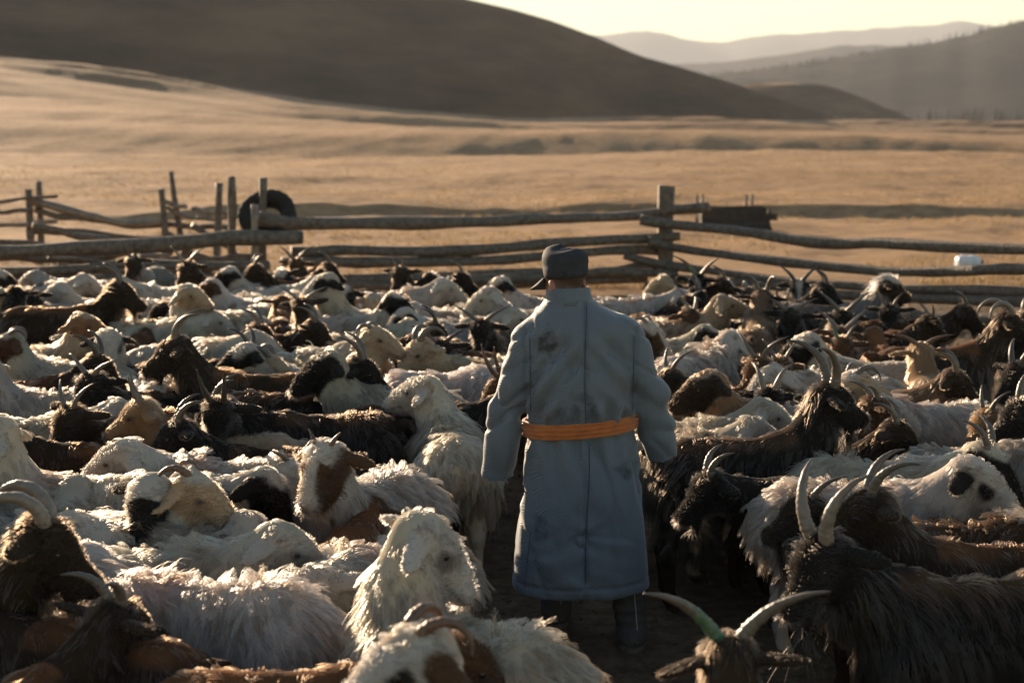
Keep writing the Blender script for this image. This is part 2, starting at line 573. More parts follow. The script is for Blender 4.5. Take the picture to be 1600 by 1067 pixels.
# --- western run nearest the viewer
b3 = at_y(60, 440, fdepth(60))
fence_w = empty('log_fence', (b3[0], b3[1], 0))
tag(fence_w, 'fence of pale heavy logs at the left edge, ending at the hung tyre', 'fence')
for P, r0, r1, off in [([(-90, 393), (0, 391), (150, 386), (300, 379), (392, 375), (472, 372)], 0.062, 0.085, -0.13),
                       ([(-90, 424), (60, 420), (185, 416), (330, 414), (420, 416)], 0.05, 0.05, -0.12),
                       ([(-90, 442), (100, 436), (250, 438), (400, 432)], 0.05, 0.055, -0.12),
                       ([(75, 402), (140, 408), (195, 414), (300, 422)], 0.030, 0.028, 0.25)]:
    log('rail', [fp(x, y, off) for x, y in P], r0, r1, M_WOOD, fence_w, n=26)
for P, r0, r1, off, mt in [([(50, 352), (150, 372), (270, 397)], 0.035, 0.03, 0.9, M_WOOD), ([(70, 399), (150, 407), (265, 419)], 0.032, 0.03, 0.6, M_WOOD2),
                           ([(285, 392), (340, 410), (405, 432)], 0.04, 0.035, 0.3, M_WOOD), ([(215, 402), (300, 408), (400, 405)], 0.045, 0.05, 0.25, M_WOOD),
                           ([(-60, 402), (60, 405), (180, 400)], 0.035, 0.035, 0.35, M_WOOD), ([(-60, 372), (40, 381), (150, 396)], 0.03, 0.03, 1.2, M_WOOD),
                           ([(90, 414), (170, 402), (250, 386)], 0.028, 0.028, 0.8, M_WOOD2), ([(300, 352), (345, 378), (380, 408)], 0.03, 0.028, 1.0, M_WOOD), ([(20, 430), (130, 424), (240, 428), (330, 424)], 0.04, 0.04, 0.2, M_WOOD)]:
    log('rail', [fp(x, y, off) for x, y in P], r0, r1, mt, fence_w, n=18)
log('rail', [fp(130, 393, 0.5), fp(200, 397, 0.5), fp(262, 400, 0.5)], 0.022, 0.02, M_WOOD2, fence_w, n=12)

# --- sagging chute fence further back
YB = 24.2
b4 = at_y(150, 400, YB)
fence_b = empty('pole_fence', (b4[0], b4[1], 0))
tag(fence_b, 'sagging fence of thin sunlit poles and uneven stakes behind the pen', 'fence')
pole(45, 296, 48, 380, YB, 0.050, M_WOOD, fence_b)
pole(61, 285, 64, 380, YB + 0.3, 0.045, M_WOOD, fence_b)
pole(252, 295, 259, 372, YB, 0.046, M_WOOD, fence_b)
pole(266, 270, 283, 372, YB + 0.25, 0.046, M_WOOD, fence_b)
pole(343, 288, 340, 372, YB - 0.5, 0.050, M_WOOD, fence_b)
for P, r0, r1, off, mt in [([(-90, 322), (0, 316), (50, 309), (90, 306)], 0.034, 0.02, -0.1, M_WOOD),
                           ([(50, 314), (75, 321), (120, 334), (160, 344), (200, 348), (262, 344)], 0.062, 0.04, 0.14, M_WOOD2),
                           ([(55, 330), (120, 342), (200, 352), (262, 350)], 0.045, 0.036, 0.16, M_WOOD),
                           ([(-90, 332), (0, 330), (52, 327)], 0.035, 0.03, -0.1, M_WOOD),
                           ([(-90, 356), (0, 353), (52, 350), (90, 348)], 0.035, 0.03, -0.1, M_WOOD2),
                           ([(50, 361), (110, 361), (200, 371), (300, 376), (350, 374)], 0.05, 0.038, 0.13, M_WOOD),
                           ([(256, 313), (272, 319), (292, 326)], 0.036, 0.03, 0.12, M_WOOD2),
                           ([(300, 326), (325, 331), (360, 331)], 0.032, 0.036, 0.14, M_WOOD2),
                           ([(256, 325), (280, 334), (306, 341)], 0.032, 0.03, 0.12, M_WOOD2),
                           ([(308, 341), (330, 343), (362, 338)], 0.03, 0.03, 0.14, M_WOOD2),
                           ([(262, 364), (276, 370), (300, 380)], 0.03, 0.03, 0.12, M_WOOD2),
                           ([(262, 352), (320, 356), (365, 352)], 0.04, 0.04, 0.2, M_WOOD)]:
    log('rail', [at_y(x, y, YB + off) for x, y in P], r0, r1, mt, fence_b, n=18)

# --- tyre hung on a fence stake
def build_tyre():
    m = principled('tyre_rubber', (0.020, 0.018, 0.016), 0.8, 0.2, noise=(12, 0.6, (0.05, 0.04, 0.032)), bump=(60, 0.4, 0.004))
    R0, n = 0.350, 84
    prof = [(-0.125, 0.02), (-0.185, 0.05), (-0.11, 0.104), (-0.045, 0.104), (0, 0.092), (0.004, 0.05), (0.004, -0.05), (0, -0.092), (-0.045, -0.104), (-0.11, -0.104), (-0.185, -0.05), (-0.125, -0.02), (-0.075, -0.06), (-0.03, -0.07), (-0.03, 0.07), (-0.075, 0.06)]
    V, F = [], []
    k = len(prof)
    for i in range(n):
        a = 2 * math.pi * i / n
        for j, (dr, w) in enumerate(prof):
            g = -0.012 if (j in (4, 5, 6, 7) and i % 4 == 0) else 0.0
            r = R0 + dr + g
            V.append((r * math.cos(a), w, r * math.sin(a)))
    for i in range(n):
        for j in range(k):
            F.append((i * k + j, i * k + (j + 1) % k, ((i + 1) % n) * k + (j + 1) % k, ((i + 1) % n) * k + j))
    o = mesh_obj('tyre', V, F, m)
    c = at_y(418, 338, fdepth(411) + 0.42)
    o.location = (c[0], c[1], c[2])
    o.rotation_euler = (R(-42), R(6), R(-10))
    tag(o, 'old black rubber tyre hung over a stake of the log fence', 'tyre')
build_tyre()

# --- plank crib on the flat beyond the fence
def box(cx, cy, cz, sx, sy, sz, jit=0.0, seed=0):
    rng = random.Random(seed)
    V = [(cx + a * sx / 2 + rng.uniform(-jit, jit), cy + b * sy / 2 + rng.uniform(-jit, jit), cz + c * sz / 2 + rng.uniform(-jit, jit)) for a in (-1, 1) for b in (-1, 1) for c in (-1, 1)]
    F = [(0, 1, 3, 2), (4, 6, 7, 5), (0, 4, 5, 1), (2, 3, 7, 6), (0, 2, 6, 4), (1, 5, 7, 3)]
    return V, F
cb = at_z(1147, 361, 0.0)
crib = empty('plank_trough', (cb[0], cb[1], 0))
tag(crib, 'low dark trough of stacked planks with paired stakes beyond the fence', 'trough')
for fy in (-0.32, 0.32):
    for i in range(4):
        V, F = box(0.05 * math.sin(i * 2.3 + fy * 9), fy + 0.015 * math.sin(i * 5.1), 0.06 + i * 0.118, 1.42 - 0.10 * (i % 2) + 0.06 * math.sin(i * 3.7 + fy), 0.06, 0.112, 0.014, i + int(fy * 10))
        mesh_obj('plank', V, F, M_PLANK, crib, smooth=False)
for fx in (-0.68, 0.68):
    for i in range(4):
        V, F = box(fx * 0.95, 0, 0.055 + i * 0.112, 0.05, 0.52, 0.10, 0.008, i + 40)
        mesh_obj('plank', V, F, M_PLANK, crib, smooth=False)
for fx in (-0.70, -0.585, 0.28, 0.40):
    V, F = tube(np.array([(fx, 0.40, -0.2), (fx + 0.005, 0.40, 0.35), (fx, 0.41, 0.70)]), [0.03, 0.03, 0.026], 7, int(fx * 50), 0.15)
    mesh_obj('stake', V, F, M_WOOD, crib)

# --- plastic canister on the ground outside
def build_canister():
    m = principled('milky_plastic', (0.62, 0.66, 0.70), 0.35, 0.5, noise=(9, 0.6, (0.38, 0.42, 0.48)))
    mc = principled('blue_cap', (0.05, 0.09, 0.2), 0.4, 0.5)
    c = at_z(1513, 419, 0.0)
    rt = empty('plastic_canister', (c[0], c[1], float(terrain(c[0], c[1]))), R(12))
    tag(rt, 'small whitish plastic canister lying on the dry ground beyond the fence', 'canister')
    V, F = [], []
    n = 20
    secs = [(-0.19, .03), (-0.185, 0.085), (-0.165, 0.10), (-0.05, 0.106), (0.0, 0.098), (0.05, 0.106), (0.13, 0.10), (0.17, 0.06), (0.185, 0.035), (0.20, 0.034)]
    for x, r in secs:
        for j in range(n):
            a = 2 * math.pi * j / n
            ca, sa = math.cos(a), math.sin(a)
            q = (abs(ca) ** 4 + abs(sa) ** 4) ** -0.25
            V.append((x, r * q * ca * 0.9, 0.098 + r * q * sa * 0.9))
    for i in range(len(secs) - 1):
        for j in range(n):
            F.append((i * n + j, i * n + (j + 1) % n, (i + 1) * n + (j + 1) % n, (i + 1) * n + j))
    F.append(tuple(range(n))[::-1]); F.append(tuple((len(secs) - 1) * n + j for j in range(n)))
    mesh_obj('body', V, F, m, rt)
    V, F = tube(np.array([(0.195, 0, 0.098), (0.225, 0, 0.098)]), [0.042, 0.040], 14)
    mesh_obj('cap', V, F, mc, rt)
    V, F = tube(catmull([(-0.12, 0, 0.185), (-0.09, 0, 0.225), (0.03, 0, 0.225), (0.08, 0, 0.18)], 12), 0.013, 8)
    mesh_obj('handle', V, F, m, rt)
build_canister()

# --- dry grass on the flat, clods in the pen
def build_grass():
    rng = np.random.default_rng(4)
    n = 26000
    t = rng.random(n)
    y = 20.5 + (t ** 1.7) * 62
    x = (rng.random(n) * 2 - 1) * (y * 0.36 + 1)
    dens = fbm(x / 4, y / 4, 0, 3, 61)
    keep = (dens > -0.15) & (rng.random(n) < 0.9) & (np.hypot(x - cb[0], y - cb[1]) > 0.9)
    x, y = x[keep], y[keep]
    n = len(x); B = 5
    x = np.repeat(x, B) + rng.normal(0, 0.03, n * B); y = np.repeat(y, B) + rng.normal(0, 0.03, n * B)
    z = terrain(x, y)
    h = rng.uniform(0.03, 0.11, n * B); a = rng.random(n * B) * 6.283; lean = rng.uniform(0.2, 0.9, n * B)
    w = rng.uniform(0.004, 0.009, n * B)
    p = np.stack([x, y, z - 0.005], 1)
    side = np.stack([np.cos(a), np.sin(a), 0 * a], 1) * w[:, None]
    tip = p + np.stack([-np.sin(a) * h * lean, np.cos(a) * h * lean, h], 1)
    V = np.stack([p - side, p + side, tip], 1).reshape(-1, 3)
    F = np.arange(len(V)).reshape(-1, 3)
    c = np.repeat(np.array([[0.30, 0.21, 0.105]]) * (0.6 + 0.7 * rng.random((n * B, 1))), 3, axis=0)
    o = mesh_obj('dry_grass', V, F, fibre_material('dry_grass_blade', 0.45, 0.02), smooth=False, cols=c)
    tag(o, 'short dry yellow grass tufts scattered over the steppe', 'grass', kind='stuff')
build_grass()

def build_clods():
    rng = np.random.default_rng(9)
    n = 9000
    y = 3.5 + rng.random(n) ** 1.2 * 16
    x = (rng.random(n) * 2 - 1) * (y * 0.36 + 0.6)
    z = terrain(x, y)
    s = rng.uniform(0.005, 0.012, n) * np.where(rng.random(n) < 0.08, 2.2, 1.0)
    base_v = np.array([(1, 0, 0), (-1, 0, 0), (0, 1, 0), (0, -1, 0), (0, 0, 0.8), (0, 0, -0.8)], float)
    base_f = np.array([(0, 2, 4), (2, 1, 4), (1, 3, 4), (3, 0, 4), (2, 0, 5), (1, 2, 5), (3, 1, 5), (0, 3, 5)])
    V = base_v[None] * s[:, None, None] * rng.uniform(0.7, 1.3, (n, 6, 1))
    ang = rng.random(n) * 6.283
    ca, sa = np.cos(ang)[:, None], np.sin(ang)[:, None]
    V = np.stack([V[..., 0] * ca - V[..., 1] * sa, V[..., 0] * sa + V[..., 1] * ca, V[..., 2]], -1)
    V = V + np.stack([x, y, z + s * 0.35], 1)[:, None]
    F = (base_f[None] + 6 * np.arange(n)[:, None, None]).reshape(-1, 3)
    o = mesh_obj('dirt', V.reshape(-1, 3), F, principled('clod', (0.15, 0.105, 0.068), 0.95, 0.1, noise=(20, 0.7, (0.05, 0.036, 0.025))), smooth=False)
    tag(o, 'dry crumbs of soil and dung littering the trampled pen floor', 'dirt', kind='stuff')
build_clods()

# --- far trees at the foot of the wooded hill and along its crest
def larch_mesh(seed):
    rng = np.random.default_rng(seed)
    V, F = [], []
    h = 1.0
    nb = 130
    for i in range(nb):
        t = rng.random() ** 0.8
        z = h * (0.12 + 0.86 * t)
        rr = (0.20 * (1 - t) ** 0.8 + 0.02) * rng.uniform(0.55, 1.1)
        a = rng.random() * 6.283
        tip = np.array([math.cos(a) * rr, math.sin(a) * rr, z - rr * 0.25])
        root = np.array([0, 0, z])
        side = np.array([-math.sin(a), math.cos(a), 0.2]) * rr * 0.35
        b = len(V)
        V += [root, tip * 0.6 + root * 0.4 + side, tip, tip * 0.6 + root * 0.4 - side]
        F.append((b, b + 1, b + 2, b + 3))
    return np.array(V), F
M_LARCH = principled('larch_needles', (0.055, 0.045, 0.024), 0.9, 0.1)
M_BARK = principled('larch_bark', (0.05, 0.04, 0.03), 0.9, 0.1)
LARCH = []
for s in range(3):
    V, F = larch_mesh(s)
    crown_o = mesh_obj('crown', V, F, M_LARCH, smooth=False)
    V, F = tube(np.array([(0, 0, -0.05), (0, 0, 0.5), (0, 0, 0.97)]), [0.016, 0.010, 0.002], 6)
    trunk_o = mesh_obj('trunk', V, F, M_BARK)
    LARCH.append((crown_o, trunk_o))
_rng = random.Random(12)
_spots = []
for i in range(46):
    px = _rng.uniform(1440, 1598) if i > 6 else _rng.uniform(1390, 1470)
    py = _rng.uniform(176, 186) if i > 6 else _rng.uniform(185, 192)
    d = _rng.uniform(600, 820)
    _spots.append((px, py, d, _rng.uniform(4.5, 8.0)))
_first = set()
for i, (px, py, d, h) in enumerate(_spots):
    k = i % 3
    x = (px - 800) / FPX * d
    z = float(terrain(np.array([x]), np.array([d]))[0])
    t = empty('larch_tree', (x, d, z), _rng.uniform(0, 6.28))
    t.scale = (h * 1.1, h * 1.1, h)
    tag(t, 'small bare larch tree on the plain at the foot of the wooded hill', 'tree', 'larches on the far plain')
    for src in LARCH[k]:
        if k in _first:
            c = src.copy(); C.objects.link(c); c.parent = t
        else:
            src.parent = t
    _first.add(k)

def build_far_forest():
    rng = np.random.default_rng(5)
    VV, FF, b = [], [], 0
    base, bf = larch_mesh(7)
    base = base[:200]; bf = np.array(bf[:50])
    for i in range(2200):
        px = rng.uniform(1060, 1660)
        el = np.interp(px, [a for a, q in RIGHT_HILL], [q for a, q in RIGHT_HILL])
        up = rng.random() ** 1.5
        if noise3(np.array([px / 40.0]), np.array([up * 5]), np.array([0.0]), 4)[0] < -0.05 and up > 0.08: continue
        rr = 1150 - 270 * up * 0.62
        hgt = (el / FPX * 1150 + CAM_H + 8) * (1 - up * 0.72) - 8
        ang = math.atan((px - 800) / FPX)
        h = rng.uniform(4.5, 9)
        VV.append(base * (h, h, h) + (rr * math.sin(ang), rr * math.cos(ang), hgt / math.cos(ang) - 3))
        FF.append(bf + b); b += len(base)
    o = mesh_obj('forest', np.concatenate(VV), np.concatenate(FF), M_LARCH, smooth=False)
    tag(o, 'thin dark larch forest on the far wooded hillside', 'forest', kind='stuff')
build_far_forest()
# ================================================================== organic bodies: implicit shapes meshed as one continuous surface
class Field:
    def __init__(s, lo, hi, h):
        s.lo = np.array(lo, float); s.h = h
        s.n = np.ceil((np.array(hi, float) - s.lo) / h).astype(int) + 1
        s.ax = [s.lo[i] + h * np.arange(s.n[i]) for i in range(3)]
        s.v = np.full(s.n, 0.12, dtype=np.float32)
    def block(s, lo, hi):
        sl = []
        for i in range(3):
            a = max(0, int((lo[i] - s.lo[i]) / s.h)); b = min(s.n[i], int((hi[i] - s.lo[i]) / s.h) + 2)
            if b <= a: return None, None
            sl.append(slice(a, b))
        X = [s.ax[i][sl[i]].astype(np.float32) for i in range(3)]
        return tuple(sl), (X[0][:, None, None], X[1][None, :, None], X[2][None, None, :])
    def merge(s, sl, d, k, sub=False):
        v = s.v[sl]
        d = d.astype(np.float32)
        if sub:
            hh = np.clip(0.5 - 0.5 * (v + d) / k, 0, 1)
            s.v[sl] = v * (1 - hh) - d * hh + k * hh * (1 - hh)
        else:
            hh = np.clip(0.5 + 0.5 * (v - d) / k, 0, 1)
            s.v[sl] = v * (1 - hh) + d * hh - k * hh * (1 - hh)
    def seg(s, a, b, ra, rb, k=0.03, sy=1.0, sub=False):
        a, b = np.array(a, np.float32), np.array(b, np.float32)
        m = max(ra, rb) * max(1, sy) + 0.10
        sl, P = s.block(np.minimum(a, b) - m, np.maximum(a, b) + m)
        if sl is None: return
        d = b - a; L2 = float(d @ d) + 1e-9
        px, py, pz = P[0] - a[0], (P[1] - a[1]), P[2] - a[2]
        t = np.clip((px * d[0] + py * d[1] + pz * d[2]) / L2, 0, 1)
        q = np.sqrt((px - t * d[0]) ** 2 + ((py - t * d[1]) / sy) ** 2 + (pz - t * d[2]) ** 2)
        s.merge(sl, q - (ra + (rb - ra) * t), k, sub)
    def ell(s, c, r, M=None, k=0.03, sub=False):
        c = np.array(c, np.float32); m = max(r) + 0.08
        sl, P = s.block(c - m, c + m)
        if sl is None: return
        X = [P[i] - c[i] for i in range(3)]
        if M is None: M = np.eye(3)
        L = [M[0, i] * X[0] + M[1, i] * X[1] + M[2, i] * X[2] for i in range(3)]      # columns of M are the axes
        k0 = np.sqrt(sum((L[i] / r[i]) ** 2 for i in range(3))) + 1e-6
        k1 = np.sqrt(sum((L[i] / r[i] ** 2) ** 2 for i in range(3))) + 1e-6
        s.merge(sl, k0 * (k0 - 1) / k1, k, sub)
    def mesh(s):
        """surface nets"""
        v = s.v; neg = v < 0
        nx, ny, nz = v.shape
        cnt = np.zeros((nx - 1, ny - 1, nz - 1), np.int8)
        corners = [(i, j, k) for i in (0, 1) for j in (0, 1) for k in (0, 1)]
        for i, j, k in corners:
            cnt += neg[i:nx - 1 + i, j:ny - 1 + j, k:nz - 1 + k]
        act = (cnt > 0) & (cnt < 8)
        idx = np.argwhere(act)
        vid = np.full(act.shape, -1, np.int32); vid[act] = np.arange(len(idx))
        acc = np.zeros((len(idx), 3)); w = np.zeros(len(idx))
        cv = {c: v[idx[:, 0] + c[0], idx[:, 1] + c[1], idx[:, 2] + c[2]] for c in corners}
        for a in corners:
            for d in range(3):
                if a[d]: continue
                b = list(a); b[d] = 1; b = tuple(b)
                va, vb = cv[a], cv[b]
                cr = (va < 0) != (vb < 0)
                t = np.where(cr, va / np.where(cr, va - vb, 1), 0)
                p = np.zeros((len(idx), 3)); p[:] = a; p[:, d] = t
                acc += p * cr[:, None]; w += cr
        V = s.lo + s.h * (idx + acc / w[:, None])
        F = []
        for d in range(3):
            e1, e2 = (d + 1) % 3, (d + 2) % 3
            sh = [slice(None)] * 3; s0 = list(sh); s1 = list(sh)
            s0[d] = slice(0, -1); s1[d] = slice(1, None)
            A, B = neg[tuple(s0)], neg[tuple(s1)]
            cr = np.argwhere(A != B)
            ok = (cr[:, e1] > 0) & (cr[:, e2] > 0) & (cr[:, e1] < v.shape[e1] - 1) & (cr[:, e2] < v.shape[e2] - 1)
            cr = cr[ok]
            fl = A[tuple(cr.T)]
            def g(o1, o2):
                q = cr.copy(); q[:, e1] -= o1; q[:, e2] -= o2
                return vid[tuple(q.T)]
            q = np.stack([g(1, 1), g(0, 1), g(0, 0), g(1, 0)], 1)
            q[~fl] = q[~fl][:, ::-1]
            F.append(q)
        F = np.concatenate(F)
        return V, F[(F >= 0).all(1)]

def vnormals(V, F):
    n = np.cross(V[F[:, 2]] - V[F[:, 0]], V[F[:, 3]] - V[F[:, 1]])
    N_ = np.zeros_like(V)
    for i in range(4): np.add.at(N_, F[:, i], n)
    return N_ / (np.linalg.norm(N_, axis=1)[:, None] + 1e-12), np.linalg.norm(n, axis=1) * 0.5

def relax(V, F, it=1, f=0.5):
    E = np.concatenate([F[:, [0, 1]], F[:, [1, 2]], F[:, [2, 3]], F[:, [3, 0]]])
    for _ in range(it):
        S = np.zeros_like(V); c = np.zeros(len(V))
        np.add.at(S, E[:, 0], V[E[:, 1]]); np.add.at(c, E[:, 0], 1)
        np.add.at(S, E[:, 1], V[E[:, 0]]); np.add.at(c, E[:, 1], 1)
        V = V * (1 - f) + f * S / np.maximum(c, 1)[:, None]
    return V

def curves_obj(name, P, rad, cols, mat, parent):
    """P: (n, k, 3) strands; rad: (n, k) or (k,)"""
    n, k, _ = P.shape
    cu = bpy.data.hair_curves.new(name)
    cu.add_curves([k] * n)
    cu.attributes['position'].data.foreach_set('vector', P.astype(np.float32).ravel())
    ra = cu.attributes.get('radius') or cu.attributes.new('radius', 'FLOAT', 'POINT')
    ra.data.foreach_set('value', np.broadcast_to(rad, (n, k)).astype(np.float32).ravel())
    ca = cu.attributes.new('Col', 'FLOAT_COLOR', 'CURVE')
    c4 = np.ones((n, 4), np.float32); c4[:, :3] = cols
    ca.data.foreach_set('color', c4.ravel())
    cu.materials.append(mat)
    o = bpy.data.objects.new(name, cu)
    return link(o, parent)
# ================================================================== the flock
M_WOOL = fibre_material('wool_fibre', 0.40, 0.015, 0.5, 0.55)
M_HAIR = fibre_material('goat_hair', 0.40, 0.03, 0.42, 0.6)
M_HIDE = principled('hide', (0.5, 0.5, 0.5), 0.95, 0.05, attr=True, bump=(90, 0.35, 0.006))
M_EYE = principled('eye', (0.012, 0.009, 0.007), 0.12, 0.6)
def horn_material(name, c1, c2):
    m, n, l = new_mat(name)
    out = N(n, 'OutputMaterial'); b = N(n, 'BsdfPrincipled')
    b.inputs['Roughness'].default_value = 0.42
    a = N(n, 'Attribute', attribute_name='Col')
    t = N(n, 'TexNoise'); t.inputs['Scale'].default_value = 34; t.inputs['Detail'].default_value = 7; t.inputs['Roughness'].default_value = 0.7
    tc = N(n, 'TexCoord'); l.new(tc.outputs['Object'], t.inputs['Vector'])
    mx = N(n, 'Mix', data_type='RGBA', blend_type='MULTIPLY'); mx.inputs[0].default_value = 0.85
    l.new(a.outputs['Color'], mx.inputs[6]); l.new(t.outputs['Fac'], mx.inputs[7])
    l.new(mx.outputs[2], b.inputs['Base Color'])
    bp = N(n, 'Bump'); bp.inputs['Strength'].default_value = 0.4; bp.inputs['Distance'].default_value = 0.004
    l.new(t.outputs['Fac'], bp.inputs['Height']); l.new(bp.outputs[0], b.inputs['Normal'])
    l.new(b.outputs[0], out.inputs[0])
    return m
M_HORN = horn_material('horn', 0, 0)

WHITE, CREAM, GREYW = (0.405, 0.345, 0.28), (0.34, 0.25, 0.16), (0.28, 0.24, 0.20)
TAN, BROWN, RUST = (0.23, 0.135, 0.07), (0.080, 0.042, 0.022), (0.15, 0.062, 0.026)
DBR, BLACK, GREY = (0.034, 0.022, 0.014), (0.019, 0.0155, 0.0125), (0.15, 0.13, 0.11)
# body, head, crown / blaze, patchiness
COATS = {
    'w':     dict(b=WHITE, h=WHITE),
    'wg':    dict(b=GREYW, h=GREYW),
    'wt':    dict(b=WHITE, h=(0.40, 0.27, 0.16)),
    'wep':   dict(b=WHITE, h=(0.40, 0.36, 0.32), eye=BLACK, ear=BROWN),
    'wb':    dict(b=WHITE, h=BLACK),
    'wbr':   dict(b=WHITE, h=BROWN),
    'wcap':  dict(b=WHITE, h=BLACK, crown=WHITE),
    'wgp':   dict(b=WHITE, h=(0.42, 0.375, 0.33), eye=(0.23, 0.205, 0.185)),
    'weye':  dict(b=WHITE, h=WHITE, eye=BLACK, ear=BLACK),
    'wbrf':  dict(b=WHITE, h=BROWN, blaze=WHITE, crown=WHITE),
    'wbf':   dict(b=WHITE, h=BLACK, blaze=WHITE),
    'wbm':   dict(b=WHITE, h=DBR, neck=(0.24, 0.13, 0.065)),
    'cbr':   dict(b=CREAM, h=(0.20, 0.105, 0.055), neck=CREAM),
    'cream': dict(b=CREAM, h=CREAM),
    'brw':   dict(b=BROWN, h=BROWN, patch=WHITE, pa=0.34),
    'br':    dict(b=BROWN, h=BROWN, spine=RUST),
    'rust':  dict(b=RUST, h=BROWN),
    'dbr':   dict(b=DBR, h=DBR, spine=RUST),  # rusty spine paints the backlit rim into the coat
    'bk':    dict(b=BLACK, h=BLACK, spine=BROWN),  # brown spine stands in for the warm rim light, as colour
    'bkw':   dict(b=BLACK, h=BLACK, blaze=WHITE),
    'bkc':   dict(b=BLACK, h=BLACK, crown=WHITE),
    'dbrw':  dict(b=DBR, h=DBR, blaze=WHITE, patch=(0.3, 0.26, 0.22), pa=0.25),
    'tan':   dict(b=TAN, h=TAN, spine=CREAM),
    'grey':  dict(b=GREY, h=DBR, neck=GREYW),
    'brg':   dict(b=(0.075, 0.05, 0.034), h=DBR, neck=GREY, spine=GREY, crown=WHITE),
    'brb':   dict(b=(0.11, 0.068, 0.042), h=DBR, spine=TAN),
}

HORNS = {       # length, base radius, first angle, last angle, splay first, splay last (angles tip backwards)
    'long':  (0.38, 0.030, 8, 112, 0.25, 0.48),
    'back':  (0.31, 0.024, 28, 118, 0.30, 0.55),
    'thin':  (0.25, 0.017, 30, 95, 0.40, 0.80),
    'wide':  (0.38, 0.024, 10, 75, 0.60, 1.60),
    'side':  (0.30, 0.020, 25, 80, 1.0, 2.2),
    'up':    (0.26, 0.019, -12, 20, 0.22, 0.10),
    'ram':   (0.44, 0.030, 35, 215, 0.32, 0.30),
    'curl':  (0.26, 0.020, 45, 225, 0.42, 0.36),
    'stub':  (0.11, 0.016, 30, 70, 0.5, 0.8),
}

def horn_mesh(kind, side, col, sides=9, n=18, ls=1.0, paint=None):
    L, r0, a0, a1, s0, s1 = HORNS[kind]
    L *= ls * 0.70; r0 *= (0.6 + 0.4 * ls) * 0.82
    p = np.array([0.0, 0.0, 0.0]); P = [p]
    for i in range(n - 1):
        t = i / (n - 2)
        a = R(a0 + (a1 - a0) * t)
        d = np.array([-math.sin(a), side * (s0 + (s1 - s0) * t), math.cos(a)])
        d /= np.linalg.norm(d)
        p = p + d * L / (n - 1); P.append(p)
    t = np.linspace(0, 1, n)
    rad = r0 * (1 - 0.88 * t ** 1.35) * (1 + 0.055 * np.sin(t * L * 2 * math.pi / 0.017 + 0.8 * np.sin(t * 23)) * (1 - t) + 0.03 * np.sin(t * 41 + L * 90))
    V, F = tube(np.array(P), rad, sides, 1, 0.12)
    c = np.array(col)[None] * (1.1 - 0.55 * np.repeat(t, sides)[:, None])
    if paint is not None:
        tv = np.repeat(t, sides)
        pn = fbm(V[:, 0] * 55, V[:, 1] * 55, V[:, 2] * 55, 3, 17)
        w = ((1 - sstep(0.26, 0.50, tv + 0.10 * pn)) * (0.45 + 0.55 * sstep(-0.5, 0.2, pn)))[:, None]
        c = c * (1 - w) + np.array(paint)[None] * w
    return V, F, c

class Animal: pass

